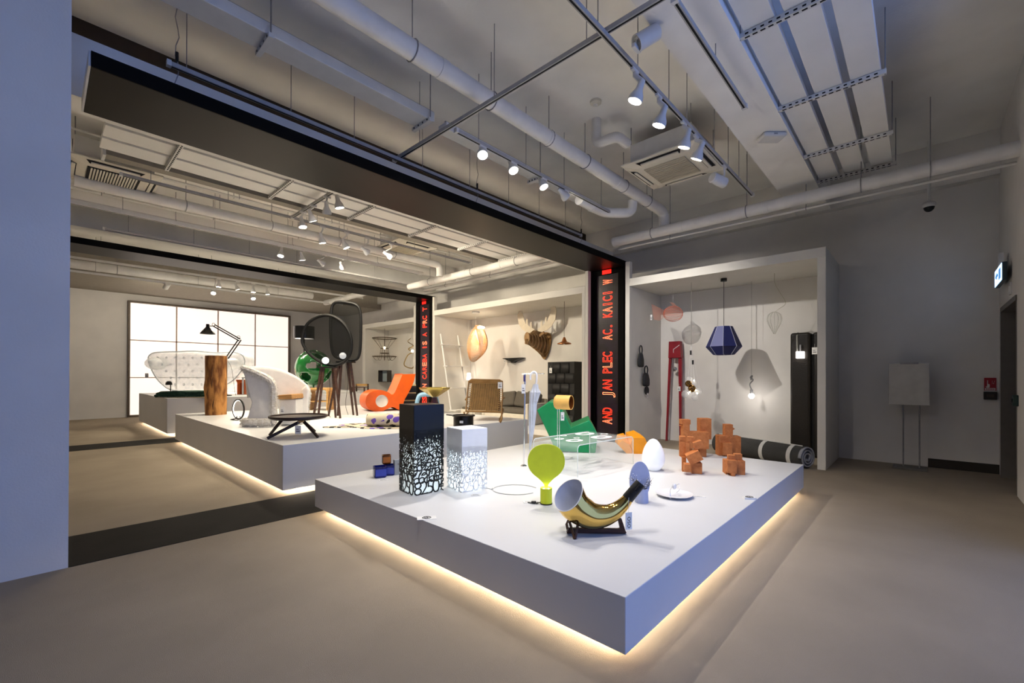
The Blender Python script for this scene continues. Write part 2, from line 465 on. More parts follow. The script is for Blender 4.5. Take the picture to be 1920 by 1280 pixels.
# over the front plinth
spot_lamp('brightest track lamp, glaring toward the camera above the front plinth', 905, 291, 3.53, (2.3, 1.9, .3), watts=68, warm=NEU, cone=92)
spot_lamp('second lit lamp on the track above the front plinth', 963, 320, 3.53, (3.4, 1.7, .3), watts=34, warm=NEU, cone=92)
spot_lamp('third lit lamp on the track above the front plinth', 1020, 351, 3.53, (4.6, 1.9, .3), watts=36, warm=NEU, cone=92)
spot_lamp('lamp seen from behind at the end of that row, aimed at the alcove', 1062, 371, 3.53, (8.8, 2.75, 1.3), watts=120, cone=62, warm=NEU)
for px, py, t, ti in ((1190, 190, (2.9, 2.9, .3), 'nearest lamp of the row beside the ceiling cassette'), (1235, 236, (3.6, 2.9, .3), 'second lamp of the row beside the ceiling cassette'),
                      (1282, 277, (4.6, 2.9, .3), 'third lamp of the row, in front of the ceiling cassette'), (1305, 299, (5.0, 3.4, .4), 'fourth lamp of the row, at the cassette corner')):
    spot_lamp(ti, px, py, 1.725, t, watts=22, warm=NEU, cone=92)
for xx, t, ti in ((1.25, (2.8, 1.9, .3), 'added unseen fill lamp at the near end of the front row'), (1.7, (3.9, 2.1, .4), 'second added unseen fill lamp of the front row')):  # unseen lamps added above the view to light the object fronts
    q = Vector((xx, 1.725, 3.58)); v = q-CAM
    spot_lamp(ti, CXP+FPX*v.dot(CR)/v.dot(fw), CYP-FPX*v.dot(CU)/v.dot(fw), 1.725, t, watts=30, warm=NEU, cone=92)
spot_lamp('large unlit grey cylinder spotlight near the top edge', 1193, 82, 1.6, (2.0, 2.6, 2.9), zt=ZT, kind='cyl', on=False)
spot_lamp('white cylinder spotlight beyond the cassette, turned to the right wall', 1358, 343, 1.725, (8.7, .3, 3.0), kind='cyl', on=False)
# inner room
for px, py, t in ((637, 390, 'lit lamp nearest the black lintel on the cross track'), (613, 401, 'second lamp on the cross track behind the portal'), (587, 415, 'third lamp on the cross track behind the portal'), (568, 426, 'fourth lamp on the cross track, at its far end')):
    spot_lamp(t, px, py, None, (3.2+random.uniform(-.6, 1.2), 6.5+random.uniform(-.8, 1), .5), xtrack=tx6, watts=42)
for px, py, a, t in ((605, 456, (4.0, 7.6, .5), 'first lamp on the inner track, over the tripod screens'), (650, 465, (5.0, 7.0, .5), 'second lamp on the inner track, left of the tilted one'), (690, 474, (8.8, 8.0, 1.2), 'tilted lamp on the inner track aimed at the alcove'), (734, 482, (8.8, 6.6, 1.4), 'bright last lamp on the inner track near the cassette')):
    spot_lamp(t, px, py, ty5, a, watts=66)
for px, py, a, t in ((526, 480, (2.6, 8.6, .5), 'first lamp on the white box rail above the log'), (567, 488, (4.5, 9.6, .5), 'second lamp on the white box rail'), (608, 496, (8.8, 9.5, 1.2), 'third lamp on the white box rail'), (643, 502, (7.9, 12.6, 1.0), 'fourth lamp on the white box rail, farthest right')):
    spot_lamp(t, px, py, ty8, a, zt=3.9, watts=88)
spot_lamp('white cylinder lamp left of the glaring far lamps', 310, 540, ty9, (1.6, YB, 1.6), zt=3.72, kind='cyl', watts=40)
spot_lamp('glaring far lamp above the light wall, left one', 400, 550, ty9, (2.6, 12.2, .8), zt=3.72, watts=80, kind='cyl')
spot_lamp('glaring far lamp above the light wall, right one', 475, 560, ty9, (4.2, 12.6, .8), zt=3.72, watts=80, kind='cyl')
for px, py, t in ((410, 538, 'first small lamp under the far lintel'), (446, 543, 'second small lamp under the far lintel'), (475, 548, 'third small lamp under the far lintel'), (502, 552, 'fourth small lamp under the far lintel')):
    spot_lamp(t, px, py, ty10, (3.5+random.uniform(-1, 2), 13.5, .8), zt=3.85, watts=50)

# suspended radiant panels with perforated brackets
PANM = mat('panel_white', 'eae9e6', .55, var=.012, scale=3)
def radiant(label, x0, x1, y0, y1, z, brx, rodtop=ZC):
    r = thing('radiant_panel_row', label, 'ceiling panel', (x0, y0, z), 0, 'suspended ceiling panels')
    w3 = (y1-y0-.12)/3
    for i in range(3):
        MB().box(0, x1-x0, i*(w3+.06), i*(w3+.06)+w3, 0, .06).build('panel', PANM, r, bevel=.003)
    for bx in brx:
        b = MB().box(bx-x0-.02, bx-x0+.02, -.04, y1-y0+.04, -.045, -.005).build('bracket', METALW, r)
        q = MB(); n = int((y1-y0)/.055)
        for k in range(n):
            q.box(bx-x0-.0215, bx-x0-.019, .02+k*.055, .045+k*.055, -.033, -.02).box(bx-x0-.008, bx-x0+.008, .015+k*.055, .05+k*.055, -.0465, -.044)
        q.build('slots', HOLE, b)['kind'] = 'stuff'
        for e in (-.03, y1-y0+.03):
            MB().cyl((bx-x0, e, -.05), (bx-x0, e, rodtop-z), .005, n=6).build('hanger_rod', GALV, r)
    return r
radiant('row of three white ceiling panels at the top right', .5, 7.45, .26, 1.03, 4.05, (1.2, 2.5, 3.82, 5.12, 6.45, 7.40), ZC)
radiant('row of three white ceiling panels behind the nearest portal', .45, 7.3, 5.95, 7.0, 3.95, (1.08, 2.29, 3.5, 4.7, 5.9, 7.1), ZC)
track('grey channel hung beside the inner ceiling panels', .5, 7.3, 7.2, 7.2, z=4.02, slot=False, rods=(.1, .5, .9), m=mat('channel_grey', '8f897f', .6), w_=.16)

# ceiling cassettes
ACW = mat('cassette_plastic', 'd9d4c6', .5, var=.015)
ACG = mat('cassette_grille', 'b3ac9a', .6)
def cassette(label, cx, cy, s, z, rz=0, dark=False):
    r = thing('ceiling_cassette', label, 'air conditioner', (cx, cy, z), rz, 'ceiling air conditioners')
    h = s/2
    MB().box(-h*.82, h*.82, -h*.82, h*.82, .05, .32).build('housing', METALW, r, bevel=.01)
    MB().loft([[(-h, -h, .05), (h, -h, .05), (h, h, .05), (-h, h, .05)], [(-h, -h, .03), (h, -h, .03), (h, h, .03), (-h, h, .03)], [(-h*.7, -h*.7, 0), (h*.7, -h*.7, 0), (h*.7, h*.7, 0), (-h*.7, h*.7, 0)]]).build('panel', ACW, r, bevel=.006)
    for a in range(4):
        m = MB(); m.M = Matrix.Rotation(a*PI/2, 4, 'Z')
        m.add([(-h*.6, -h*.93, .018), (h*.6, -h*.93, .018), (h*.52, -h*.76, .002), (-h*.52, -h*.76, .002)], [(0, 1, 2, 3)])
        m.add([(-h*.6, -h*.93, .03), (h*.6, -h*.93, .03), (h*.52, -h*.76, .03), (-h*.52, -h*.76, .03)], [(0, 1, 2, 3)])
        m.build('air_slot', HOLE, r)
        m = MB(); m.M = Matrix.Rotation(a*PI/2, 4, 'Z')
        m.box(-h*.5, h*.5, -h*.86, -h*.78, -.004, .01).build('louvre', ACW, r)
    g = MB().box(-h*.55, h*.55, -h*.55, h*.55, -.012, .002).build('grille', HOLE if dark else ACG, r)
    for i in range(16 if dark else 10):
        n = 16 if dark else 10
        t = -h*.5+h*1.0*(i+.5)/n
        MB().box(t-h*.018, t+h*.018, -h*.53, h*.53, -.018, -.012).build('grille_slat', ACW if dark else ACG, g)
    for a, b in ((1, 1), (1, -1), (-1, 1), (-1, -1)):
        MB().cyl((a*h*.8, b*h*.8, .3), (a*h*.8, b*h*.8, ZC-z), .006, n=6).build('hanger_rod', GALV, r)
    return r
cassette('cream ceiling cassette behind the row of lamps', 5.72, 2.42, .98, 4.05)
c2 = atz(212, 335, 4.05)
cassette('cream ceiling cassette with dark slatted grille at the left', c2.x, c2.y, .98, 4.05, dark=True)
c3 = atz(762, 468, 4.05)
cassette('small looking cassette near the inner pipe elbow', c3.x, c3.y, .98, 4.05)

# pipes
PIPE = mat('pipe_white', 'e4e2de', .5, var=.03, scale=5)
def pipe(name, label, pts, r, group='ceiling pipes', hang=(), cat='pipe'):
    o = thing(name, label, cat, pts[0], 0, group)
    b = Vector(pts[0]); P = [Vector(p)-b for p in pts]
    # rounded elbows
    Q = [P[0]]
    for i in range(1, len(P)-1):
        a = (P[i-1]-P[i]).normalized(); c = (P[i+1]-P[i]).normalized(); e = r*1.6
        for t in range(6):
            s = t/5; Q.append((1-s)**2*(P[i]+a*e)+2*s*(1-s)*P[i]+s*s*(P[i]+c*e))
    Q.append(P[-1])
    MB().tube(Q, r, 14).build('pipe_run', PIPE, o, smooth=True)
    for i in range(len(P)-1):
        d = (P[i+1]-P[i]); L = d.length; d.normalize()
        for t in ([.25, .5, .75] if L > 2 else [.5] if L > .5 else []):
            c = P[i]+d*L*t
            MB().tube([c-d*.04, c+d*.04], r*1.06, 14).build('coupling', PIPE, o, smooth=True)
    for t in hang:
        c = P[0].lerp(P[1], t)
        m = MB().tube([c+Vector((0, 0, r)), (c.x, c.y, ZC-b.z)], .005, 6)
        m.build('hanger_rod', GALV, o)
        ax = (P[1]-P[0]).normalized(); n = ax.cross(Vector((0, 0, 1))).normalized()
        MB().tube([c+(n*math.cos(a)+Vector((0, 0, 1))*math.sin(a))*r*1.06 for a in [2*PI*k/14 for k in range(14)]], .006, 6, closed=True).build('pipe_clamp', GALV, o)
    return o
pipe('drain_pipe', 'thick white pipe running over the front plinth to an elbow', [(.9, 3.2, 4.1), (7.22, 3.2, 4.1), (7.22, 3.2, 3.76)], .085, hang=(.2, .35, .5, .62, .78, .9))
pipe('main_pipe', 'thick white pipe crossing above the front alcove to the right wall', [(7.12, 4.1, 3.75), (7.12, YR-.05, 3.75)], .085, hang=(.15, .45, .72, .85))
pipe('thin_conduit', 'thin grey conduit running below the thick crossing pipe', [(7.3, 4.1, 3.66), (7.3, YR, 3.66)], .018, hang=(.2, .6))
pipe('main_pipe', 'white pipe crossing the inner room toward the far portal', [(6.9, 5.6, 3.75), (6.9, 10.3, 3.75)], .085, hang=(.15, .45, .8))
pipe('thin_conduit', 'thin conduit beside the inner crossing pipe', [(7.38, 5.4, 3.72), (7.38, 10.3, 3.72)], .035, hang=(.45, .8))
yq = atz(560, 435, 4.0).y
pipe('drain_pipe', 'white pipe in the inner room ending in a downward elbow', [(.3, yq, 4.0), (6.6, yq, 4.0), (6.6, yq, 3.72)], .08, hang=(.2, .4, .6, .8))
for i, (yy, zz, rr) in enumerate(((8.15, 4.2, .015), (8.45, 4.3, .02), (9.3, 4.15, .015), (9.75, 4.25, .025), (7.55, 4.3, .015))):
    pipe('thin_conduit', ['thin conduit second row behind the inner panels', 'slim conduit high over the middle plinth', 'thin conduit before the far portal', 'thicker conduit closest before the far portal', 'thin conduit right behind the inner panels'][i], [(-.5, yy, zz), (7.2, yy, zz)], rr, hang=(.15, .35, .55, .75))
yq2 = ty8+.5
pipe('thin_conduit', 'slim white conduit above the far portal', [(.3, yq2, 4.05), (7.0, yq2, 4.05)], .05, hang=(.2, .5, .8))
pipe('drain_pipe', 'long white pipe above the light wall', [(-.8, ty9+.5, 3.98), (6.2, ty9+.5, 3.98)], .11, hang=(.3, .6))
pipe('main_pipe', 'far white pipe crossing toward the light wall', [(6.6, 11.6, 3.78), (6.6, ty9+.4, 3.78)], .085)
pipe('refrigerant_pipe', 'thick bent white pipe at the cassette housing', [(5.1, 2.75, 4.28), (4.85, 2.75, 4.28), (4.85, 3.05, 4.28), (4.85, 3.05, ZC)], .06)
pipe('refrigerant_pipe', 'white angled duct pipe joining the lamp track end', [(5.3, 3.62, 3.86), (6.0, 3.62, 3.86), (6.3, 3.3, 3.86), (6.3, 3.3, 4.05)], .075)

# white rectangular trunking with end brackets
def trunk(label, x0, x1, y0, y1, z0, z1, brx):
    r = thing('cable_trunking', label, 'cable trunking', (x0, y0, z0), 0, 'cable trunking')
    MB().box(0, x1-x0, 0, y1-y0, 0, z1-z0).build('casing', METALW, r, bevel=.006)
    MB().box(0, x1-x0, .015, .03, z1-z0, z1-z0+.012).build('lid_edge', GALV, r)
    for bx in brx:
        b = MB().box(bx-x0-.02, bx-x0+.02, -.04, y1-y0+.04, -.04, -.002).build('bracket', METALW, r)
        q = MB()
        for k in range(4): q.cyl((bx-x0-.021, .0+k*(y1-y0)/3, -.02), (bx-x0-.019, .0+k*(y1-y0)/3, -.02), .011, n=8)
        q.build('bracket_holes', HOLE, b)['kind'] = 'stuff'
        MB().cyl((bx-x0, -.03, 0), (bx-x0, -.03, ZC-z0), .006, n=6).build('hanger_rod', GALV, r)
    return r
trunk('wide white trunking running from the top left', -.5, 2.9, 3.86, 4.10, 4.06, 4.16, (1.25, 2.82))
trunk('narrow white trunking continuing beside the lamp row', 2.95, 6.2, 3.72, 3.86, 3.95, 4.03, (4.5,))

# ceiling sensors
p = atz(1117, 190, ZC)
o = thing('smoke_detector', 'round white smoke detector on the ceiling', 'smoke detector', (p.x, p.y, ZC))
MB().lathe([(.0001, -.045), (.035, -.045), (.05, -.03), (.065, -.025), (.07, 0)], n=24).build('body', ACW, o, smooth=True)
MB().lathe([(.0001, -.056), (.02, -.054), (.028, -.045)], n=16).build('sensor', METALW, o, smooth=True)
p = atz(1446, 262, 3.95)
o = thing('wireless_access_point', 'white rounded access point hanging below the front beam', 'access point', p, RZ)
MB().box(-.13, .13, -.09, .09, 0, .05).build('body', METALW, o, bevel=.025, seg=4)
MB().box(-.02, .02, -.0915, -.089, .015, .03).build('logo_plate', GALV, o)
MB().cyl((-.03, .02, .05), (-.03, .02, 4.0-p.z), .018, n=8).build('stem', METALW, o)
p = atz(1742, 386, 3.70)
o = thing('dome_camera', 'white dome security camera on a drop pole at the right', 'security camera', p, RZ)
MB().lathe([(.0001, .05), (.06, .05), (.075, .03), (.075, 0), (.06, -.02)], n=24).build('housing', METALW, o, smooth=True)
MB().lathe([(.06, -.02), (.052, -.05), (.03, -.075), (.0001, -.085)], n=24).build('dome', DARK, o, smooth=True)
MB().cyl((0, 0, .05), (0, 0, ZC-p.z), .018, n=10).build('pole', METALW, o)
# wires dropping to the portal lintel
for i, (px, py, y) in enumerate(((332, 90, 4.6), (895, 290, 4.6), (1090, 360, 4.6))):
    q = aty(px, py, 4.55)
    o = thing('suspension_wire', ['twisted suspension wire at the left end of the nearest lintel', 'suspension wire at the middle of the nearest lintel', 'suspension wire near the right end of the nearest lintel'][i], 'wire', (q.x, 4.55, 3.5), 0, 'lintel suspension wires')
    pts = [Vector((.015*math.sin(k*1.7), .01*math.cos(k*2.1), (ZC-3.5)*k/14)) for k in range(15)]
    MB().tube(pts, .004, 5).build('cable', GALV, o)
    MB().cyl((0, 0, .42), (0, 0, .50), .012, n=8).build('turnbuckle', DARK, o)
# ================================================================ THINGS ON THE FRONT PLINTH
def card(label, px, py, z, w_, d_, rz=0, lines=2, mark=False, thick=.003):
    p = atz(px, py, z)
    o = thing('price_card', label, 'card', p, RZ+rz, 'price cards lying on the plinths')
    MB().box(-w_/2, w_/2, -d_/2, d_/2, 0, thick).build('paper', PAPER, o)
    if mark:
        m = MB().tube([(.028*math.cos(a), .02*math.sin(a), thick+.0006) for a in [2*PI*k/24 for k in range(24)]], .003, 5, closed=True)
        m.box(-.014, -.009, -.012, .012, thick, thick+.001).box(.001, .006, -.014, .014, thick, thick+.001).box(-.012, .016, -.002, .002, thick, thick+.001)
        q = m.build('logo_print', INK, o); q['kind'] = 'stuff'
    else:
        for k in range(lines):
            MB().box(-w_*.36, w_*(.30-.12*k), -d_*.22+k*d_*.3, -d_*.22+k*d_*.3+d_*.10, thick, thick+.0006).build('print_line', mat('grey_ink', '74747c', .8), o)
    return o
def hangtag(parent, x, y, z, w_=.04, h_=.07, rot=0, top=.05, print_=True):
    m = MB(); m.M = Matrix.Translation((x, y, z)) @ Matrix.Rotation(rot, 4, 'Z')
    t = m.box(-w_/2, w_/2, -.0015, .0015, -h_, 0).build('price_tag', PAPER, parent)
    m = MB(); m.M = Matrix.Translation((x, y, z)) @ Matrix.Rotation(rot, 4, 'Z')
    if print_:
        m.box(-w_*.3, w_*.3, -.0025, -.0014, -h_*.75, -h_*.62).box(-w_*.3, w_*.15, -.0025, -.0014, -h_*.5, -h_*.4)
        m.build('tag_print', mat('grey_ink', '74747c', .8), t)['kind'] = 'stuff'
    if top: MB().cyl((x, y, z), (x, y, z+top), .0012, n=4).build('tag_string', PAPER, parent)
    return t

# ---- perforated numeral lamps
GLY = {}
for ch in '0123456789': GLY[ch] = text_mb(ch, 1.0, .0, -.012, 'CENTER')
def numeral_lamp(label, pf, pl, pr, zt, m, glow, watts, col, seed, rows):
    A, L, B = atz(*pf, Z1), atz(*pl, Z1), atz(*pr, Z1)
    u = (L-A); v = (B-A); s = (u.length+v.length)/2
    ang = math.atan2(v.y, v.x)
    r = thing('perforated_lamp', label, 'lamp', A, ang, 'box lamps cut with numerals')
    a, b = v.length, u.length           # local x along right face, local y along left face
    rnd = random.Random(seed)
    H = zt
    MB().box(0, a, 0, b, H-.006, H).build('top_plate', m, r)
    for face in range(4):
        Lf = a if face % 2 == 0 else b
        T = [Matrix.Identity(4), Matrix.Translation((a, 0, 0)) @ Matrix.Rotation(PI/2, 4, 'Z'),
             Matrix.Translation((a, b, 0)) @ Matrix.Rotation(PI, 4, 'Z'), Matrix.Translation((0, b, 0)) @ Matrix.Rotation(-PI/2, 4, 'Z')][face]
        mb = MB(); mb.M = T
        th = .004
        # solid upper part with a ragged lower edge
        n = 26; zb = [rows[0]+.05*math.sin(i*1.9+seed+face)+rnd.uniform(-.02, .02) for i in range(n)]
        for i in range(n):
            mb.box(Lf*i/n, Lf*(i+1)/n, -th/2, th/2, H*zb[i], H-.003)
        # interlocking numerals, larger towards the foot
        z = 0.0; hgt = rows[1]; big = True
        while z < H*rows[2]:
            hh = hgt*(1-.62*min(1, z/(H*rows[2])))
            x = rnd.uniform(-.3, .1)*hh; di = 0
            while x < Lf-.01:
                d = '8250482504'[(di+face*5) % 10] if z < .01 else rnd.choice('0123456789'); di += 1; vs, fs = GLY[d]
                x0, x1 = min(q.x for q in vs), max(q.x for q in vs); z0, z1 = min(q.y for q in vs), max(q.y for q in vs)
                sc = hh/(z1-z0); wd = max(.45*hh, (x1-x0)*sc)
                rot = 0 if z < .01 else rnd.uniform(-.7, .7)
                cx, cz = x+wd/2, z+hh/2
                c_, s_ = math.cos(rot), math.sin(rot)
                P = []
                for q in vs:
                    lx = (q.x-(x0+x1)/2)*sc*1.12; lz = (q.y-(z0+z1)/2)*sc*1.08
                    P.append((min(Lf, max(0, cx+lx*c_-lz*s_)), max(0, cz+lx*s_+lz*c_)))
                nn = len(P)
                mb.add([(p[0], -th/2, p[1]) for p in P]+[(p[0], th/2, p[1]) for p in P], list(fs)+[tuple(i+nn for i in reversed(f)) for f in fs])
                if z > H*.02 and rnd.random() < .35+.6*z/H:       # bridging strokes
                    e = hh*.55*rnd.uniform(.6, 1.2); an = rnd.uniform(0, PI); t = hh*.055
                    dx, dz = math.cos(an)*e, math.sin(an)*e; nx, nz = -math.sin(an)*t, math.cos(an)*t
                    Q = [(min(Lf, max(0, cx+sx*dx+tx*nx)), -th/2, max(0, cz+sx*dz+tx*nz)) for sx, tx in ((-1, -1), (1, -1), (1, 1), (-1, 1))]
                    mb.add(Q+[(p[0], th/2, p[2]) for p in Q], [(0, 1, 2, 3), (7, 6, 5, 4), (0, 4, 5, 1), (2, 6, 7, 3), (1, 5, 6, 2), (3, 7, 4, 0)])
                x += wd*(.92 if z < .01 else .86)
            z += hh*(.86 if z < .01 else .72)
        mb.build('cut_side', m, r, recalc=False)['kind'] = 'stuff'
    MB().box(.018, a-.018, .018, b-.018, .012, H-.02).build('inner_diffuser', mat('diffuser_'+label[:5], 'f2f6f8', .6, emit=glow, estr=watts), r)
    return r, a, b
BLP = mat('black_lacquer_metal', '0e0f10', .3, var=.05)
WHP = mat('white_lacquer_metal', 'eef0f2', .4, var=.01)
numeral_lamp('tall black box lamp cut with numerals', (776, 930), (741, 920), (831.5, 919), .735, BLP, 'f0ffff', .30, None, 3, (.60, .105, .70))
numeral_lamp('shorter white box lamp cut with numerals, glowing cool white', (866, 923.6), (832, 913), (913, 915), .525, WHP, 'e4f6ff', .75, None, 11, (.60, .085, .68))

# ---- small glass vases and boxed set beside the black lamp
F_ = on(712, 894, Z1)
o = thing('square_vase', 'dark blue rounded square glass vase at the plinth edge', 'vase', F_.loc, RZ+.5, 'small square glass vases')
BLG = mat('cobalt_glass', '1c2a8c', .1, var=.15, scale=8, trans=.35, ior=1.4)
AMG = mat('amber_glass', '8a4a16', .12, var=.3, scale=14, trans=.3, ior=1.4)
def cup(parent, w_, h_, m, z=0, t=.008):
    h = w_/2
    rings = []
    def ring(e, z): return [(x*e, y*e, z) for x, y in smoothpoly([(-.9, -.9), (0, -1), (.9, -.9), (1, 0), (.9, .9), (0, 1), (-.9, .9), (-1, 0)], 3)]
    rings = [ring(h*.85, z), ring(h, z+.012), ring(h, z+h_), ring(h-t, z+h_), ring(h-t, z+t)]
    return MB().loft(rings).build('cup', m, parent, smooth=True)
cup(o, .115, .105, BLG)
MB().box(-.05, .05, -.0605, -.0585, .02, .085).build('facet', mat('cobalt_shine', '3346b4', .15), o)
o = thing('square_vase', 'dark blue glass vase beside the other, under the amber one', 'vase', atz(725, 893, Z1)+Vector((.06, .05, 0)), RZ+.2, 'small square glass vases')
cup(o, .11, .10, BLG)
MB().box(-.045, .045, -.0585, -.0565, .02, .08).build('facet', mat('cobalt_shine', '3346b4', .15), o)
p = atz(722, 892, Z1)+Vector((.05, .06, .106))
o = thing('square_vase', 'amber glass cube vase resting on the blue ones', 'vase', p, RZ+.35, 'small square glass vases')
cup(o, .085, .085, AMG)
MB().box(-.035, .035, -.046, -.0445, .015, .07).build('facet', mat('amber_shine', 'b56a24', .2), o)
o = thing('gift_box', 'small grey and white box standing behind the glass vases', 'box', atz(733, 893, Z1)+Vector((.10, .02, 0)), RZ+.6)
MB().box(-.05, .05, -.02, .02, 0, .15).build('carton', mat('grey_card', '9298a2', .7), o, bevel=.002)
MB().box(.052, .06, -.03, .03, 0, .15).build('sleeve', PAPER, o)
MB().box(-.02, .02, -.0215, -.0195, .10, .115).build('label_print', mat('grey_ink', '74747c', .8), o)
card('small card in front of the blue vases', 719, 900, Z1, .09, .05, .5)
card('card with a round black logo near the left plinth edge', 800, 971, Z1, .13, .07, .25, mark=True)
card('small card before the white numeral lamp', 893, 928, Z1, .08, .05, .1)
card('card beside the lime balloon lamp', 992, 941, Z1, .09, .055, .1)
card('flat strip card to the right of the white plate', 1307, 931, Z1, .13, .035, -.1)
card('small boxed card with print near the right plinth edge', 1405, 935, Z1, .09, .05, -.1, mark=True, thick=.015)
card('strip card lying under the clear table', 1095, 901, Z1, .12, .03, 0, 1)

# ---- lime balloon lamp
F_ = on(1024, 944, Z1)
LIME = mat('lime_matt', 'd6e22c', .55, var=.02)
o = thing('balloon_lamp', 'lime green balloon lamp on a cylinder foot', 'lamp', F_.loc, RZ)
k = F_.k
MB().lathe([(.0001, 0), (11.6*k, 0), (11.6*k, 2*k), (.0001, 2*k)], n=32).build('foot', DARK, o, smooth=True)
MB().lathe([(.0001, 2*k), (11*k, 2*k), (11*k, 30*k), (9.8*k, 30*k), (9.8*k, 20*k), (.0001, 20*k)], n=32).build('cylinder', LIME, o, smooth=True)
half = [(3.2, 22), (3.5, 34), (6, 39), (14, 47), (24, 55), (31, 64), (34.5, 74), (34.2, 86), (29.5, 98), (20, 107), (8, 111), (0, 111.4)]
hp = [tuple(v) for v in spline([(a*k, b*k) for a, b in half], 5)]
poly = [(-a, b) for a, b in hp]+[(a, b) for a, b in reversed(hp[:-1])]
MB().prism(poly, -.006, .006).build('balloon_plate', LIME, o, bevel=.002)
MB().lathe([(.0001, 24*k), (7*k, 24*k), (7*k, 27.5*k), (.0001, 28*k)], n=20).build('light_source', mat('lime_glow', 'ffffff', .5, emit='fff6da', estr=9), o)
cb = MB().tube(spline([(-11*k, 0, .012), (-.075, -.02, .006), (-.06, .02, .006), (-.09, -.01, .006), (-.14, .015, .006)], 5), .004, 6).build('cable', DARK, o, smooth=True)
MB().box(-.115, -.075, -.012, .012, .004, .02).build('switch', DARK, cb, bevel=.005)
CABW = mat('white_cable', 'c8c8c4', .5)
p0 = atz(966, 918, Z1)
o = thing('white_cable', 'thin pale cable lying in a big loop left of the lime lamp', 'cable', p0, RZ)
k = mpp(p0)
pts = [(42*k*math.cos(a)*(1), .30*math.sin(a)*.55, .004) for a in [R(20+300*t/30) for t in range(31)]]
MB().tube(pts, .0035, 6).build('loop', CABW, o, smooth=True)
MB().tube(spline([(-42*k, .0, .004), (-60*k, .06, .004), (-75*k, .05, .004)], 5), .0035, 6).build('tail', CABW, o, smooth=True)
MB().cyl((-43*k, -.01, .008), (-43*k, .03, .008), .007, n=8).build('plug', CABW, o, smooth=True)

# ---- golden horn speaker on a wooden cradle
F_ = on(1112, 1000, Z1)
k = F_.k
GOLD = mat('polished_gold', 'dcb662', .06, metal=1, var=.02)
HIN = mat('horn_inside', 'c9cede', .5)
RUB = mat('black_rubber', '161616', .5)
WEN = mat('dark_walnut', '3a1f14', .5, c2='4c2a1a', scale=6, stretch=(1, 14, 14))
o = thing('horn_speaker', 'polished golden horn with a black rubber mouthpiece on a wooden cradle', 'horn', F_.loc, RZ)
def Q(px, py): return F_.q(px, py)
path = [(1066, 928, 30), (1076, 946, 29.5), (1091, 958, 27.5), (1108, 966, 25), (1126, 967, 21.5), (1143, 963, 18), (1158, 954, 14.5), (1171, 942, 11.5), (1180, 930, 9.5)]
cs = spline([Vector((Q(a, b)[0], .0, Q(a, b)[1])) for a, b, _ in path], 5)
rr = [v[0] for v in spline([Vector((r_*k, 0)) for _, _, r_ in path], 5)]
def horn(cs, rr, n=40):
    mb = MB(); rings = []
    for i, c in enumerate(cs):
        t = (cs[min(i+1, len(cs)-1)]-cs[max(i-1, 0)]).normalized()
        q = Vector((0, 1, 0)); u = t.cross(q).normalized()
        rings.append([c+(u*math.cos(2*PI*j/n)+q*math.sin(2*PI*j/n))*rr[i] for j in range(n)])
    return rings
# opening cut at a slant: tilt the first rings
rings = horn(cs, rr)
t0 = (cs[1]-cs[0]).normalized()
nopen = Vector((-.62, -.42, .66)).normalized()
first = []
for j, v in enumerate(rings[4]):
    d = (v-rings[5][j]).normalized()
    pc = cs[0]
    tt = nopen.dot(pc-v)/max(.25, nopen.dot(d)); first.append(v+d*tt)
outer = [first]+rings[5:]
MB().loft(outer, caps=False).build('horn_shell', GOLD, o, smooth='all', recalc=True)
inner = [first]+[[c+(v-c)*.97 for v in ring] for ring, c in zip(rings[6:26], cs[6:26])]
MB().loft(inner, caps=False).build('horn_lining', HIN, o, smooth='all')
MB().tube(first, .0028, 6, closed=True).build('rim', mat('rim_white', 'e8e6e2', .4), o, smooth=True)
d = Vector((Q(1200, 906)[0]-Q(1180, 930)[0], 0, Q(1200, 906)[1]-Q(1180, 930)[1])); L = d.length; d.normalize()
c0 = Vector((Q(1176, 935)[0], 0, Q(1176, 935)[1]))
ax = Vector((0, 0, 1)).rotation_difference(d).to_matrix()
MB().lathe([(10*k, 0), (10.6*k, .004), (10*k, L*.95), (9.6*k, L*1.25), (5.8*k, L*1.25), (5.6*k, L*.5), (.0001, L*.5)], c0, 28, ax).build('mouthpiece', RUB, o, smooth=True)
MB().cbox(c0+d*L*.95+Vector((-.006, -.033, .0)), (.018, .012, .045), ax).build('mouth_slot', HOLE, o, bevel=.004)
# cradle: base rail, rear prop, front V
z0 = 0
rail = [Q(1066, 984), (Q(1062, 992)), Q(1064, 994), Q(1080, 993), Q(1171, 994), Q(1174, 992), Q(1172, 988), Q(1165, 966), Q(1161, 964), Q(1158, 967), Q(1162, 984), Q(1158, 985), Q(1080, 984)]
zs = min(b for a, b in rail)
MB().prism([(a, b-zs+.002) for a, b in rail], -.012, .012).build('base_rail', WEN, o, bevel=.002)
WL = mat('walnut_light', '5c3f28', .5, c2='4a311f', scale=6, stretch=(14, 14, 1))
MB().tube([(Q(1083, 972)[0], -.02, Q(1083, 972)[1]-zs), (Q(1074, 1000)[0], -.10, .006)], .0085, 4).build('cradle_leg', WEN, o)
MB().tube([(Q(1067, 970)[0], -.02, Q(1067, 970)[1]-zs), (Q(1073, 1000)[0], -.10, .006)], .0085, 4).build('cradle_leg', WL, o)
MB().tube([(Q(1066, 968)[0], .0, Q(1066, 968)[1]-zs), (Q(1063, 978)[0], .02, Q(1063, 978)[1]-zs), (Q(1066, 990)[0], .03, .012)], .009, 4).build('cradle_prop', WL, o)
tg = hangtag(o, Q(1176, 0)[0], -.035, Q(0, 957)[1], .044, .105, .3, .09, False)
vs, fs = text_mb('OSO', .034, .0004)
tm = MB(); tm.M = Matrix.Translation((Q(1176, 0)[0], -.035, Q(0, 957)[1])) @ Matrix.Rotation(.3, 4, 'Z')
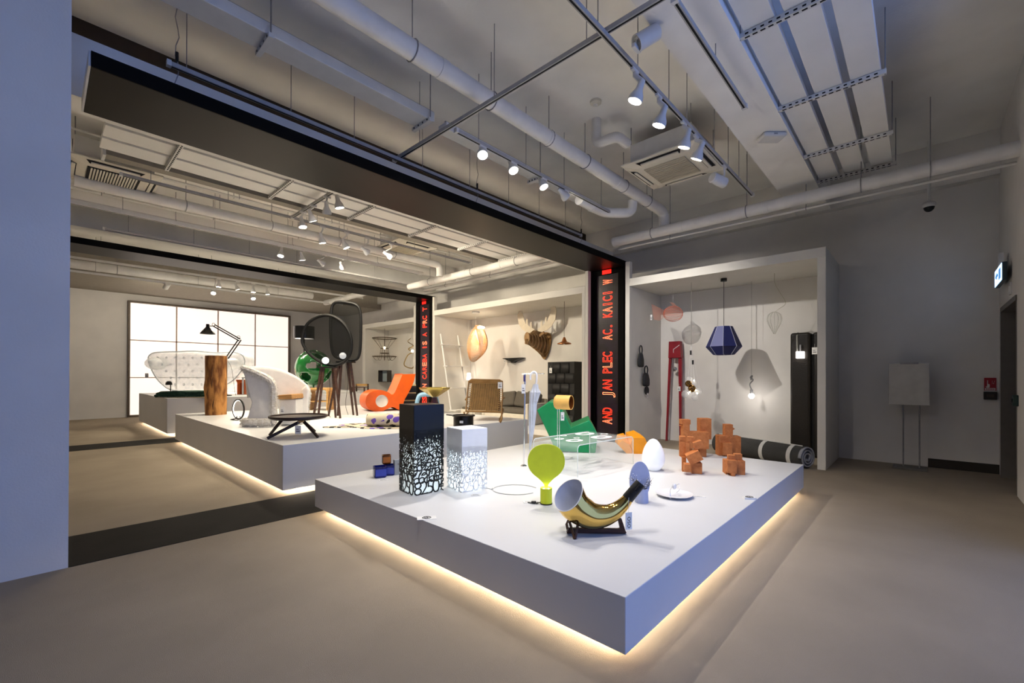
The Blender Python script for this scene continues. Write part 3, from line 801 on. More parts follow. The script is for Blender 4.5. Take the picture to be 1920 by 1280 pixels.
tm.add([(.012-v.y*.95, -.0022-v.z, -.06+v.x) for v in vs], fs).build('tag_letters', INK, tg)['kind'] = 'stuff'

# ---- lavender disc vase with dried flowers
F_ = on(1203, 941, Z1); k = F_.k
LAV = mat('lavender_ceramic', 'a9b2d2', .5, var=.02)
o = thing('disc_vase', 'lavender blue vase with an upright round disc behind it', 'vase', F_.loc, RZ)
el = [(k*(-1+19.5*math.cos(a)), k*(38+36.5*math.sin(a))) for a in [2*PI*j/48 for j in range(48)]]
MB().prism(el, .03, .045).build('disc', LAV, o, bevel=.003)
MB().lathe([(.0001, 0), (12*k, 0), (12.5*k, 2*k), (11.5*k, 26*k), (10*k, 26*k), (10*k, 8*k), (.0001, 8*k)], n=32).build('pot', LAV, o, smooth=True)
sp = thing('dried_flowers', 'sprig of tiny dried flowers in the lavender vase', 'dried flowers', F_.loc+Vector((0, 0, 8.3*k)), RZ)
DF = mat('dried_stem', '6d6a6a', .8); DW = mat('dried_bloom', 'e6e6ea', .8)
st = MB(); bl = MB(); rn = random.Random(4)
for i in range(12):
    a = rn.uniform(-1.1, 1.25); h = rn.uniform(26, 46)*k
    tip = Vector((math.sin(a)*h*.55, rn.uniform(-.03, .012), h*.9))
    st.tube([(0, 0, 0), tip*.5+Vector((0, 0, h*.12)), tip], .0011, 4)
    for j in range(6):
        e = tip*rn.uniform(.65, 1)+Vector((rn.uniform(-.022, .022), rn.uniform(-.012, .012), rn.uniform(-.01, .03)))
        st.tube([tip*.8, e], .0007, 3); bl.sph(tuple(e), rn.uniform(.0022, .0042), 6)
st.build('stems', DF, sp)['kind'] = 'stuff'; bl.build('blooms', DW, sp)['kind'] = 'stuff'

# ---- white plate with a knobbed wire tool
F_ = on(1264, 930, Z1); k = F_.k
POR = mat('white_porcelain', 'e6e6ea', .2, var=.01)
o = thing('white_plate', 'round white plate with raised rim on the front plinth', 'plate', F_.loc, RZ)
MB().lathe([(.0001, 0), (.075, 0), (.085, .006), (.143, .022), (.145, .026), (.08, .012), (.0001, .008)], n=48).build('dish', POR, o, smooth=True)
MB().lathe([(.0001, -.0), (.07, 0), (.07, .003), (.0001, .003)], n=40).build('foot_ring', POR, o)
o = thing('wire_tool', 'small white bead on bent wire resting on the white plate', 'tool', F_.loc+Vector((0, 0, .026)), RZ)
MB().sph((0, 0, .055), .021, 16, (.85, .85, 1.15)).build('bead', POR, o, smooth=True)
MB().tube(spline([(-.018, 0, .05), (-.05, -.05, .035), (-.065, -.09, .026), (-.067, -.10, -.02)], 5), .0022, 6).build('wire', CHROME, o, smooth=True)
MB().tube(spline([(.018, 0, .06), (.04, .0, .075), (.055, .02, .05), (.05, .03, .012), (.03, .03, -.004)], 5), .0022, 6).build('wire', CHROME, o, smooth=True)

# ---- white egg lamp
F_ = on(1225, 881, Z1); k = F_.k
o = thing('egg_lamp', 'white egg shaped lamp on the front plinth', 'lamp', F_.loc, RZ)
egg = [(.0001, 0), (9, .2), (14.5, 5), (19, 12), (20.8, 21), (19.8, 31), (16.8, 41), (12, 50), (6.5, 56.5), (.0001, 59)]
MB().lathe([tuple(v) for v in spline([(a*k, b*k) for a, b in egg], 5)], n=40).build('shell', mat('egg_glass', 'eceeee', .25, var=.01, emit='f4f6ff', estr=.12), o, smooth='all')
MB().lathe([(.0001, 0), (.05, 0), (.05, .004), (.0001, .004)], n=24).build('foot', METALW, o)

# ---- clear bent acrylic table with white ovals
A, Lp, Rp = atz(1082, 895, Z1), atz(1010, 872, Z1), atz(1182, 871, Z1)
vx = (Rp-A); wx = 0.98; dy = .60
ang = math.atan2(vx.y, vx.x)
o = thing('acrylic_table', 'clear bent acrylic coffee table with white ovals', 'table', A, ang)
Ht = .315; t = .014; rr_ = .05
prof = [(0, 0)]+[(rr_-rr_*math.cos(a), Ht-rr_+rr_*math.sin(a)) for a in [PI/2*j/8 for j in range(9)]]
prof += [(wx-x, z) for x, z in reversed(prof)]
inn = [(t, 0)]+[(rr_-(rr_-t)*math.cos(a), Ht-rr_+(rr_-t)*math.sin(a)) for a in [PI/2*j/8 for j in range(9)]]
inn += [(wx-x, z) for x, z in reversed(inn)]
ACR = mat('acrylic_clear', 'eef8f5', .03, var=0, alpha=.13, spec=.9)
mb = MB(); n = len(prof)
vs = [(x, 0, z) for x, z in prof]+[(x, 0, z) for x, z in inn]+[(x, dy, z) for x, z in prof]+[(x, dy, z) for x, z in inn]
fs = []
for i in range(n-1):
    fs += [(i, i+1, n+i+1, n+i), (2*n+i, 3*n+i, 3*n+i+1, 2*n+i+1), (i, 2*n+i, 2*n+i+1, i+1), (n+i, n+i+1, 3*n+i+1, 3*n+i)]
fs += [(0, n, 3*n, 2*n), (n-1, 3*n-1, 4*n-1, 2*n-1)]
mb.add(vs, fs); mb.build('bent_sheet', ACR, o, smooth=True)
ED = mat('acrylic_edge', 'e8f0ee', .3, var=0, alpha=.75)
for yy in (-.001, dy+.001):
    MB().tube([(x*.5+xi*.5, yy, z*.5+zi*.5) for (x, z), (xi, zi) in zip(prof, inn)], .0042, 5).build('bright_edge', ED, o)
OV = mat('white_print', 'f2f2f2', .6, var=0)
for cx, cy, rx, ry in ((.20, .20, .10, .07), (.17, .38, .055, .045), (.36, .30, .035, .03), (.62, .17, .14, .08), (.70, .46, .13, .08), (.40, .52, .04, .035), (.85, .30, .05, .04)):
    MB().tube([(cx+rx*.8*math.cos(a), cy+ry*.8*math.sin(a), Ht+.001) for a in [2*PI*j/24 for j in range(24)]], [rx*.22]*24, 4, closed=True, flat=.03).build('printed_oval', OV, o)

# ---- faceted amber stool
F_ = on(1188, 848, Z1); k = F_.k
AMB = mat('amber_facet', 'f09a10', .45, var=.02)
o = thing('faceted_stool', 'orange yellow faceted stool behind the clear table', 'stool', F_.loc, RZ)
def wedge(nm, front, y0, back, y1):
    n = len(front); f_ = [(*F_.q(a, b),) for a, b in front]; b_ = [(*F_.q(a, b),) for a, b in back]
    MB().add([(x, y0, max(0, z)) for x, z in f_]+[(x, y1, max(0, z)) for x, z in b_], [tuple(range(n)), tuple(range(2*n-1, n-1, -1))]+[(i, i+n, (i+1) % n+n, (i+1) % n) for i in range(n)]).build(nm, AMB, o)
wedge('faceted_body', [(1183, 819), (1205, 819), (1211, 833), (1204, 848), (1185, 848), (1178, 832)], -.10, [(1177, 812), (1192, 808), (1206, 816), (1207, 834), (1198, 846), (1176, 844)], .10)
wedge('faceted_wing', [(1164, 824), (1178, 832), (1185, 848), (1172, 848), (1156, 832)], -.07, [(1160, 816), (1172, 813), (1182, 826), (1172, 846), (1156, 830)], .09)
MB().box(-.08, .10, -.06, .06, 0, .003).build('glides', DARK, o)

# ---- green angular lounge chair
F_ = on(1075, 846, Z1+.0); k = F_.k
GRN = mat('green_moulded', '0d8a50', .35, var=.02)
o = thing('green_chair', 'green angular moulded lounge chair behind the clear table', 'chair', F_.loc, RZ-.12)
pl = [(1043, 844), (1007, 768), (1030, 752), (1049, 756), (1070, 800), (1104, 785), (1119, 812), (1115, 846), (1104, 846)]
pl = [F_.q(a, b) for a, b in pl]
mb = MB()
n = len(pl); D = .52
lean = [0]*n
vs = [(x, -.10, z) for x, z in pl]+[(x*.98+.02, D, z*1.0) for x, z in pl]
mb.add(vs, [tuple(range(n)), tuple(range(2*n-1, n-1, -1))]+[(i, i+n, (i+1) % n+n, (i+1) % n) for i in range(n)])
mb.build('shell', GRN, o, bevel=.014, seg=3)
MB().box(F_.X(1045), F_.X(1103), -.05, .45, 0, .004).build('glides', DARK, o)

# ---- yellow capsule lamp on two thin rods
F_ = on(1047, 859, Z1); k = F_.k
YEL = mat('straw_yellow', 'e3b25e', .5, var=.04, scale=10)
BRZ = mat('bronze_inside', '8a4a1c', .3, metal=.6)
o = thing('capsule_lamp', 'straw yellow capsule lamp on two thin chrome rods', 'lamp', F_.loc, RZ)
# shade: short fat tube lying across the view, open to the right front
zc = F_.Z(754); cx = F_.X(1057)
rings = []; N = 40
ax = Vector((.88, -.48, 0)).normalized(); sd = Vector((.48, .88, 0))
def cap(r_, off, sq=1):
    return [tuple(Vector((cx, 0, zc))+ax*off+(sd*math.cos(2*PI*j/N)*r_+Vector((0, 0, 1))*math.sin(2*PI*j/N)*r_*sq)) for j in range(N)]
MB().loft([cap(13.5*k*.8, -17*k), cap(13.5*k, -14*k), cap(13.5*k, 15*k), cap(12.6*k, 15*k), cap(12.4*k, -8*k), cap(3*k, -9*k)], caps=False).build('shade', YEL, o, smooth=True)
MB().loft([cap(12.3*k, 14.5*k), cap(12.2*k, -7.6*k), cap(.2*k, -7.8*k)], caps=False).build('shade_lining', BRZ, o, smooth=True)
for e in (-1, 1):
    MB().sph(tuple(Vector((cx, 0, zc))+ax*3*k+sd*e*5*k), 2.6*k, 12).build('bulb', CHROME, o, smooth=True)
for e in (-1.8, 1.8):
    MB().cyl((e*k, 0, .008), (e*k, 0, F_.Z(767)), .0038, n=8).build('rod', CHROME, o, smooth=True)
MB().tube([(-.01, 0, .006), (.10, -.09, .006), (.17, .01, .006), (.06, .10, .006)], .004, 6, closed=True).build('base_wire', CHROME, o, smooth=True)
hangtag(o, F_.X(1054), -.03, F_.Z(772), .042, .10, 0, .02)

# ---- chrome stand with a folded white umbrella
F_ = on(982, 874, Z1); k = F_.k
o = thing('umbrella_stand', 'slim chrome pole stand with a cross bar', 'stand', F_.loc, RZ)
MB().lathe([(.0001, 0), (.035, 0), (.035, .008), (.014, .02), (.0001, .02)], n=24).build('base', CHROME, o, smooth=True)
MB().cyl((0, 0, .02), (F_.X(984), 0, F_.Z(701)), .0085, n=10).build('pole', CHROME, o, smooth=True)
MB().cyl((F_.X(979), 0, F_.Z(701)), (F_.X(1020), -.01, F_.Z(700)), .005, n=8).build('cross_bar', CHROME, o, smooth=True)
MB().sph((F_.X(1017), -.01, F_.Z(700)), .016, 12, (1.5, 1, .5)).build('bar_disc', CHROME, o, smooth=True)
MB().cyl((F_.X(983), 0, F_.Z(715)), (F_.X(983), 0, F_.Z(703)), .012, n=10).build('grip', mat('violet_grip', '4a4680', .5), o, smooth=True)
hangtag(o, F_.X(981), -.02, F_.Z(720), .04, .10, 0, .03)
UM = mat('umbrella_film', 'e4e8f0', .3, var=.05, trans=.25, ior=1.2)
G_ = Px(1000, 845, F_.loc+Vector((.06, -.06, 0)))
o = thing('folded_umbrella', 'folded translucent white umbrella hooked on the chrome stand', 'umbrella', F_.loc+Vector((0, 0, .16)), RZ)
def U(px, py): return (F_.X(px), -.015, F_.Z(py)-.16)
hk = spline([U(994, 712), U(994, 703), U(999, 697), U(1005, 700), U(1005.5, 712), U(1004, 722)], 5)
MB().tube(hk, .0105, 8).build('crook_handle', mat('umbrella_white', 'eeeeee', .35), o, smooth=True)
mb = MB(); rings = []
for (px, py, w_) in ((1004, 720, 3.2), (1003, 728, 4.5), (1003, 735, 7.5), (1001, 745, 6.6), (999, 757, 5.2), (998, 775, 5.0), (996.5, 800, 4.0), (995, 825, 2.4), (993.5, 842, .9)):
    c = Vector(U(px, py)); rg = []
    for j in range(20):
        f_ = 1.22+(.22 if j % 2 else -.12)
        a = 2*PI*j/20+py*.01
        rg.append((c.x+math.cos(a)*w_*k*f_, c.y+math.sin(a)*w_*k*f_, c.z))
    rings.append(rg)
mb.loft(rings); mb.build('canopy_folds', UM, o)
MB().cyl(U(993.5, 840), U(993, 848), .004, n=6).build('tip', CHROME, o)
MB().tube([(U(1001, 0)[0]+6.6*k*math.cos(a), -.015+6.6*k*math.sin(a), U(0, 752)[2]) for a in [2*PI*j/16 for j in range(16)]], .004, 5, closed=True).build('tie_band', METALW, o)

# ---- terracotta block animals
TER = mat('terracotta', 'c97e46', .8, c2='b96e3a', scale=22, bump=.25, bscale=90)
def blocks(label, F_, parts, rz=0):
    o = thing('block_animal', label, 'figurine', F_.loc, RZ+rz, 'terracotta block animals')
    for nm, x0, x1, y0, y1, yd0, yd1 in parts:      # pixels for x and z, metres for depth
        a, b = F_.q(x0, y1), F_.q(x1, y0)
        MB().box(a[0], b[0], yd0, yd1, max(0, a[1]), b[1]).build(nm, TER, o, bevel=.003)
    return o
FA = on(1304, 856, Z1)
bA = blocks('largest terracotta block animal with raised tail block, at the back', FA,
       [('neck', 1279, 1291, 790, 838, -.06, .06), ('head', 1276, 1293, 786, 795, -.05, .05), ('chest', 1276, 1290, 830, 856, -.08, .05), ('body', 1286, 1326, 809, 840, -.05, .09), ('tail', 1314, 1335, 785, 824, .04, .16), ('leg', 1286, 1298, 838, 856, .0, .08), ('leg', 1312, 1324, 838, 856, .0, .08)], -.1)
MB().prism([FA.q(1281, 797), FA.q(1274, 797), FA.q(1281, 803)], -.02, .02).build('beak', TER, bA)
FB = on(1300, 886, Z1)
bB = blocks('terracotta block animal with a tilted body, at the front left', FB, [('snout', 1281, 1292, 866, 880, -.14, -.04), ('leg', 1296, 1314, 866, 886, -.05, .06), ('leg', 1281, 1288, 858, 886, .02, .08), ('back_leg', 1277, 1288, 827, 858, .05, .12), ('crest', 1277, 1288, 820, 830, .05, .12)], -.25)
Tm = MB(); Tm.cbox((FB.X(1300), -.02, FB.Z(855)), (.13, .15, .10), Matrix.Rotation(R(-28), 3, 'Y')); Tm.build('body', TER, bB, bevel=.003)
Tm = MB(); Tm.cbox((FB.X(1308), .0, FB.Z(833)), (.085, .09, .075), Matrix.Rotation(R(-20), 3, 'Y')); Tm.build('head', TER, bB, bevel=.003)
Tm = MB(); Tm.cbox((FB.X(1296), .04, FB.Z(824)), (.06, .05, .05)); Tm.build('ear', TER, bB, bevel=.003)
FC = on(1366, 853, Z1)
bC = blocks('terracotta block bird with a small beak, on the right', FC, [('head', 1358, 1372, 795, 817, -.04, .06), ('wing', 1346, 1357, 816, 853, -.06, .08), ('breast', 1357, 1367, 816, 845, -.05, .08), ('wing', 1367, 1386, 817, 853, -.04, .10), ('front_block', 1351, 1367, 828, 851, -.12, -.04), ('leg', 1359, 1366, 843, 853, -.04, .04)], -.15)
MB().prism([FC.q(1370, 799), FC.q(1376, 803), FC.q(1370, 807)], -.03, .02).build('beak', TER, bC)
FD = on(1380, 889, Z1)
bD = blocks('smallest squat terracotta block animal, nearest the right edge', FD, [('body', 1361, 1395, 863, 889, -.02, .10), ('face', 1361, 1377, 860, 884, -.09, -.02), ('ear', 1364, 1376, 852, 864, -.05, .0), ('crest', 1378, 1391, 851, 864, .0, .06), ('brow', 1360, 1377, 860, 866, -.10, -.08), ('foot', 1367, 1374, 882, 889, -.10, -.02)], -.2)
# ================================================================ THINGS ON THE MIDDLE PLINTH
WAL = mat('walnut', '4a3428', .45, c2='37261d', scale=5, stretch=(1, 1, 8))
# ---- log with clamp lamp
F_ = on(405, 777, Z2); k = F_.k
BARK = mat('peeled_bark', 'c68c4c', .8, c2='6e4018', scale=11, stretch=(1, 1, .3), bump=.9, bscale=16)
o = thing('log_stool', 'tall peeled log standing on end at the corner of the middle plinth', 'log', F_.loc, RZ)
rings = []; rn = random.Random(2)
N = 28; ph = [rn.uniform(0, 6.28) for _ in range(6)]
for i in range(25):
    z = 110*k*i/24; rg = []
    for j in range(N):
        a = 2*PI*j/N
        rr_ = 16.4*k*(1+.05*math.sin(2*a+ph[0]+z*1.2)+.03*math.sin(5*a+ph[1]+z*3)+.02*math.sin(9*a+ph[2]-z*5))
        if 3.4 < a < 4.0 and 8 < i < 14: rr_ *= 1+.09*(1-abs(i-11)/3)
        rg.append((math.cos(a)*rr_, math.sin(a)*rr_, z))
    rings.append(rg)
MB().loft(rings).build('trunk', BARK, o, smooth=True)
MB().lathe([(.0001, 110.4*k), (15*k, 110.2*k), (15.4*k, 109*k)], n=28).build('cut_face', mat('cut_wood', '9a6a3a', .7, c2='7c5028', scale=20), o)
for i in range(4):
    zz = (10+20*i)*k; a = -PI/2+rn.uniform(-.9, .9)
    MB().tube([(math.cos(a)*16.5*k, math.sin(a)*16.5*k, zz), (math.cos(a)*16.9*k, math.sin(a)*16.9*k, zz+9*k), (math.cos(a+.1)*16.5*k, math.sin(a+.1)*16.5*k, zz+20*k)], [.004, .018, .004], 6, flat=.4).build('bark_ridge', mat('bark_dark', '4c2a12', .9, bump=.5), o, smooth=True)
# clamp lamp: arm rises behind the log on the far plinth
BLK = mat('black_enamel', '141414', .3, var=.05)
G = at_xy(425, 12.2, Z3)
o = thing('architect_lamp', 'black jointed architect lamp reaching over the log', 'lamp', G.loc, RZ)
def L(px, py, y=0): return (G.X(px), y, G.Z(py))
MB().lathe([(.0001, 0), (.11, 0), (.11, .02), (.02, .035), (.02, .05), (.0001, .05)], n=28).build('base', BLK, o, smooth=True)
MB().cyl((0, 0, .04), L(425, 672), .012, n=10).build('stem', BLK, o, smooth=True)
for e in (-.022, .022):
    MB().cyl((L(425, 672)[0]+e, e, L(425, 672)[2]), (L(449, 637)[0]+e, e, L(449, 637)[2]), .014, n=8).build('lower_arm', BLK, o, smooth=True)
    MB().cyl((L(449, 637)[0], e, L(449, 637)[2]+e), (L(401, 610)[0], e, L(401, 610)[2]+e), .014, n=8).build('upper_arm', BLK, o, smooth=True)
MB().tube([(L(447, 632)[0]+.035*math.cos(a), 0, L(447, 632)[2]+.035*math.sin(a)) for a in [2*PI*j/14 for j in range(14)]], .006, 6, closed=True).build('spring_ring', BLK, o)
MB().tube([(L(400, 608)[0]+.035*math.cos(a), 0, L(400, 608)[2]+.035*math.sin(a)) for a in [2*PI*j/14 for j in range(14)]], .006, 6, closed=True).build('spring_ring', BLK, o)
MB().cyl(L(402, 611), L(391, 611), .012, n=8).build('knuckle', CHROME, o, smooth=True)
sx, sz = L(389, 626)[0], L(389, 626)[2]
MB().lathe([(.0001, 19*G.k), (2.6*G.k, 18.6*G.k), (3*G.k, 13*G.k), (7*G.k, 8*G.k), (11.5*G.k, 2*G.k), (12.6*G.k, 0), (12*G.k, 0), (6*G.k, 7*G.k), (.0001, 9*G.k)], (sx, 0, sz), 28).build('shade', BLK, o, smooth=True)
MB().tube(spline([L(427, 676), L(433, 690, .02), L(437, 715, .02), L(440, 735, .02), (G.X(441), .02, .01)], 5), .004, 5).build('cable', mat('grey_cable', '55504a', .6), o, smooth=True)

# ---- ring lamp
F_ = on(447, 787, Z2); k = F_.k
o = thing('ring_lamp', 'black upright ring lamp with a lit inner edge', 'lamp', F_.loc, RZ-.5)
cz = 20*k; rr_ = 18*k
MB().tube([(rr_*math.cos(a), 0, cz+rr_*math.sin(a)*1.0) for a in [2*PI*j/40 for j in range(40)]], .014, 8, closed=True).build('ring', BLK, o, smooth=True)
MB().tube([((rr_-.012)*math.cos(a), 0, cz+(rr_-.012)*math.sin(a)) for a in [R(-60+300*j/36) for j in range(37)]], .006, 6).build('light_strip', mat('ring_light', 'ffffff', .4, emit='fff4e0', estr=6), o, smooth=True)
for e in (-1, 1):
    MB().tube([(e*.10, -.07, .008), (e*.07, 0, .02), (e*.045, 0, .06)], .008, 6).build('foot', BLK, o, smooth=True)
MB().tube([(-.10, -.07, .008), (0, -.085, .008), (.10, -.07, .008)], .008, 6).build('foot_bar', BLK, o, smooth=True)
o = thing('white_cable', 'thin cable trailing from the ring lamp to the shaggy chair', 'cable', F_.loc+Vector((.1, -.02, 0)), RZ)
MB().tube(spline([(0, 0, .005), (.12, .12, .005), (.3, .1, .005), (.42, -.02, .005)], 5), .004, 5).build('loop', CABW, o, smooth=True)

# ---- white shaggy hooded armchair with wooden seat
F_ = on(505, 797, Z2); k = F_.k
FUR = mat('shaggy_white', 'f2eee6', .95, c2='ddd6c8', scale=30, bump=1.0, bscale=45)
FEL = mat('felt_white', 'eeeae2', .9, var=.02, bump=.1, bscale=60)
o = thing('shaggy_armchair', 'white shaggy armchair with a curved hood back and wooden seat', 'chair', F_.loc, RZ)
def S(px, py): return F_.q(px, py)
# near side wing
wing = [(473, 790), (480, 775), (486, 753), (482, 743), (476, 715), (468, 693), (472, 687), (486, 692), (505, 702), (520, 711), (526, 722), (525, 745), (527, 760), (526, 795)]
MB().prism([S(*p) for p in wing], -.20, -.14).build('side_wing', FEL, o, bevel=.02, seg=3)
# back sheet sweeping from the near wing to the far wing
rows = []
top = [(470, 689, -.17), (490, 686, -.02), (515, 691, .12), (540, 705, .24), (562, 726, .32)]
bot = [(478, 745, -.17), (490, 742, .0), (518, 745, .14), (542, 752, .26), (563, 758, .32)]
tp = spline([Vector((S(a, b)[0], c, S(a, b)[1])) for a, b, c in top], 5); bt = spline([Vector((S(a, b)[0], c, S(a, b)[1])) for a, b, c in bot], 5)
for t in range(9): rows.append([bt[i].lerp(tp[i], t/8) for i in range(len(tp))])
MB().sheet(rows).build('hood_back', FEL, o, smooth='all', solid=.05)
wing2 = [(548, 796), (547, 760), (552, 735), (562, 725), (566, 735), (565, 765), (566, 796)]
MB().prism([(S(*p)[0], S(*p)[1]+.03) for p in wing2], .20, .26).build('side_wing', FEL, o, bevel=.02, seg=3)
MB().prism([S(526, 748), S(526, 740), S(556, 738), S(557, 747)], -.15, .24).build('seat', mat('oak_seat', 'c08f56', .5, c2='a97a44', scale=5, stretch=(1, 8, 8)), o, bevel=.01)
MB().prism([S(524, 796), S(524, 749), S(556, 748), S(557, 796)], -.02, .20).build('seat_block', FEL, o, bevel=.01)
def furline(name, pts, r_, d=.018, seed=1):
    rn = random.Random(seed); mb = MB()
    P = spline([Vector(p) for p in pts], 12)
    mb.tube(P, r_, 8)
    for c in P:
        for _ in range(26):
            a = rn.uniform(0, 2*PI); v = Vector((math.cos(a), rn.uniform(-1, 1), math.sin(a))).normalized()
            b = c+v*r_*.8+Vector((rn.uniform(-.01, .01), rn.uniform(-.01, .01), rn.uniform(-.01, .01))); e = b+v*d+Vector((0, 0, -d*.6))
            s_ = Vector((rn.uniform(-1, 1), rn.uniform(-1, 1), rn.uniform(-1, 1))).normalized()*.006
            mb.add([b+s_, b-s_, e], [(0, 1, 2)])
    mb.build(name, FUR, o, recalc=False)['kind'] = 'stuff'
furline('shaggy_edge', [(S(468, 690)[0], -.17, S(468, 690)[1]), (S(490, 697)[0], -.20, S(490, 697)[1]), (S(520, 712)[0], -.20, S(520, 712)[1]), (S(526, 730)[0], -.19, S(526, 730)[1]), (S(526, 760)[0], -.19, S(526, 760)[1]), (S(526, 792)[0], -.18, S(526, 792)[1])], .045, .032, seed=1)
furline('shaggy_edge', [(S(560, 724)[0], .28, S(560, 724)[1]), (S(565, 740)[0], .26, S(565, 740)[1]), (S(563, 765)[0], .24, S(563, 765)[1]), (S(566, 790)[0], .24, S(566, 790)[1])], .022, seed=2)
furline('shaggy_foot', [(S(470, 0)[0], -.14, .075), (S(480, 0)[0], -.22, .07), (S(500, 0)[0], -.24, .07), (S(522, 0)[0], -.2, .07)], .055, .035, seed=3)
hangtag(o, S(533, 0)[0], -.06, S(0, 762)[1], .06, .10)

# ---- walnut tray table
F_ = on(567, 818, Z2); k = F_.k
o = thing('tray_table', 'low round dark walnut tray table on crossed legs', 'table', F_.loc+Vector((0, .12, 0)), RZ)
DW_ = mat('dark_walnut_table', '33211a', .4, c2='291a14', scale=5, stretch=(1, 8, 8))
zt = F_.Z(781); R_ = 51*k
MB().lathe([(.0001, zt-.03), (R_*.92, zt-.03), (R_, zt-.012), (R_, zt+.012), (R_*.96, zt+.012), (R_*.93, zt-.005), (.0001, zt-.005)], n=48).build('tray_top', DW_, o, smooth=True)
MB().box(-R_*.96, R_*.96, -.004, .004, zt-.0048, zt-.0035).build('tray_seam', HOLE, o)
for i, (x0, y0, x1, y1) in enumerate(((.12, -.10, -.20, -.34), (-.15, -.10, -.33, -.05), (.1, -.12, .34, -.22), (-.05, .12, .05, .34))):
    MB().tube([(x0, y0, zt-.03), (x1, y1, .012)], [.020, .017], 10).build('leg', DW_, o, smooth=True)
MB().cyl((.12, -.20, zt-.03), (.12, -.165, zt-.03), .032, n=20).build('peg_end', mat('pale_peg', 'b99a6a', .5), o, smooth=True)
hangtag(o, .11, -.24, zt-.09, .07, .10, 0, .06)

# ---- spotted rug with one end rolled
def spots(name):
    m = bpy.data.materials.new(name); m.use_nodes = True; nt = m.node_tree; b = nt.nodes['Principled BSDF']
    tc = nt.nodes.new('ShaderNodeTexCoord'); v = nt.nodes.new('ShaderNodeTexVoronoi'); v.inputs['Scale'].default_value = 10; v.inputs['Randomness'].default_value = .75
    ns = nt.nodes.new('ShaderNodeTexNoise'); ns.inputs['Scale'].default_value = 7
    mx = nt.nodes.new('ShaderNodeMixRGB'); mx.inputs[0].default_value = .09
    nt.links.new(tc.outputs['Object'], mx.inputs[1]); nt.links.new(tc.outputs['Object'], ns.inputs['Vector']); nt.links.new(ns.outputs['Color'], mx.inputs[2]); nt.links.new(mx.outputs[0], v.inputs['Vector'])
    lt = nt.nodes.new('ShaderNodeMath'); lt.operation = 'LESS_THAN'; lt.inputs[1].default_value = .44
    nt.links.new(v.outputs['Distance'], lt.inputs[0])
    sp = nt.nodes.new('ShaderNodeSeparateColor'); nt.links.new(v.outputs['Color'], sp.inputs[0])
    g = nt.nodes.new('ShaderNodeMath'); g.operation = 'GREATER_THAN'; g.inputs[1].default_value = .74; nt.links.new(sp.outputs[0], g.inputs[0])
    c1 = nt.nodes.new('ShaderNodeMixRGB'); c1.inputs[1].default_value = srgb('231d18'); c1.inputs[2].default_value = srgb('6a4fae'); nt.links.new(g.outputs[0], c1.inputs[0])
    c2 = nt.nodes.new('ShaderNodeMixRGB'); c2.inputs[1].default_value = srgb('cfc3aa'); nt.links.new(c1.outputs[0], c2.inputs[2]); nt.links.new(lt.outputs[0], c2.inputs[0])
    nt.links.new(c2.outputs[0], b.inputs['Base Color']); b.inputs['Roughness'].default_value = .95
    return m
SPO = spots('spotted_wool')
F_ = on(690, 800, Z2)
o = thing('spotted_rug', 'cream rug with dark and violet spots, partly rolled up', 'rug', F_.loc, RZ)
sh = smoothpoly([(-.62, -.10), (-.42, -.14), (-.1, -.12), (.0, -.24), (.4, -.26), (.75, -.2), (.8, .3), (.3, .5), (-.2, .42), (-.5, .25), (-.45, .08)], 5)
mb = MB(); n = len(sh); mb.add([(x, y, .012) for x, y in sh]+[(x, y, 0) for x, y in sh], [tuple(range(n)), tuple(range(2*n-1, n-1, -1))]+[(i, (i+1) % n, (i+1) % n+n, i+n) for i in range(n)])
mb.build('rug_field', SPO, o)
rl = []
for j in range(70):
    a = j*.32; r_ = .11-.0011*j; rl.append((math.cos(a)*r_, math.sin(a)*r_*.85+.095))
mb = MB(); mb.sheet([[(x, y-.05, z+.012) for y, z in rl] for x in (.02, .25, .5, .8)]); mb.build('rolled_end', SPO, o, smooth='all', solid=.012)

# ---- two tripod lamps with tinted oval screens
TRI = mat('tripod_walnut', '4c3020', .45, c2='3a2417', scale=6, stretch=(1, 1, 6))
SCR = mat('smoked_mesh', '0f100f', .6, var=.05, alpha=.5, spec=.2)
RIM = mat('screen_rim', '0a0a0a', .6, spec=.3)
def screen_lamp(label, F_, outline, topy, legs, bulb, cx):
    o = thing('screen_lamp', label, 'lamp', F_.loc, RZ, 'tripod lamps with smoked screens'); k = F_.k
    P = [F_.q(a, b) for a, b in smoothpoly(outline, 6)]
    MB().prism(P, -.003, .003).build('screen', SCR, o)
    MB().tube([(x, 0, z) for x, z in P], .027, 8, closed=True).build('screen_rim', RIM, o, smooth=True)
    MB().box(F_.X(cx-15), F_.X(cx+15), -.10, .10, F_.Z(topy+3), F_.Z(topy)).build('top_bar', RIM, o, bevel=.006)
    for (tx, bx, by, yd) in legs:
        dz = F_.Z(by)
        MB().tube([(F_.X(tx), .04 if yd > 0 else -.04, F_.Z(topy+3)), (F_.X(bx), yd, 0.0)], [.027, .019], 8).build('leg', TRI, o, smooth=True)
    MB().sph((F_.X(bulb[0]), -.07, F_.Z(bulb[1])), 6.2*k, 16).build('globe', mat('globe_opal', 'f4f4f4', .3, emit='ffffff', estr=.8), o, smooth=True)
    MB().tube(spline([(F_.X(cx), 0, F_.Z(topy+4)), (F_.X(cx+3), .03, F_.Z(topy+40)), (F_.X(cx-2), .05, F_.Z(topy+80)), (F_.X(cx+1), .1, .006)], 5), .004, 5).build('cable', DARK, o, smooth=True)
    return o
F1 = on(620, 784, Z2)
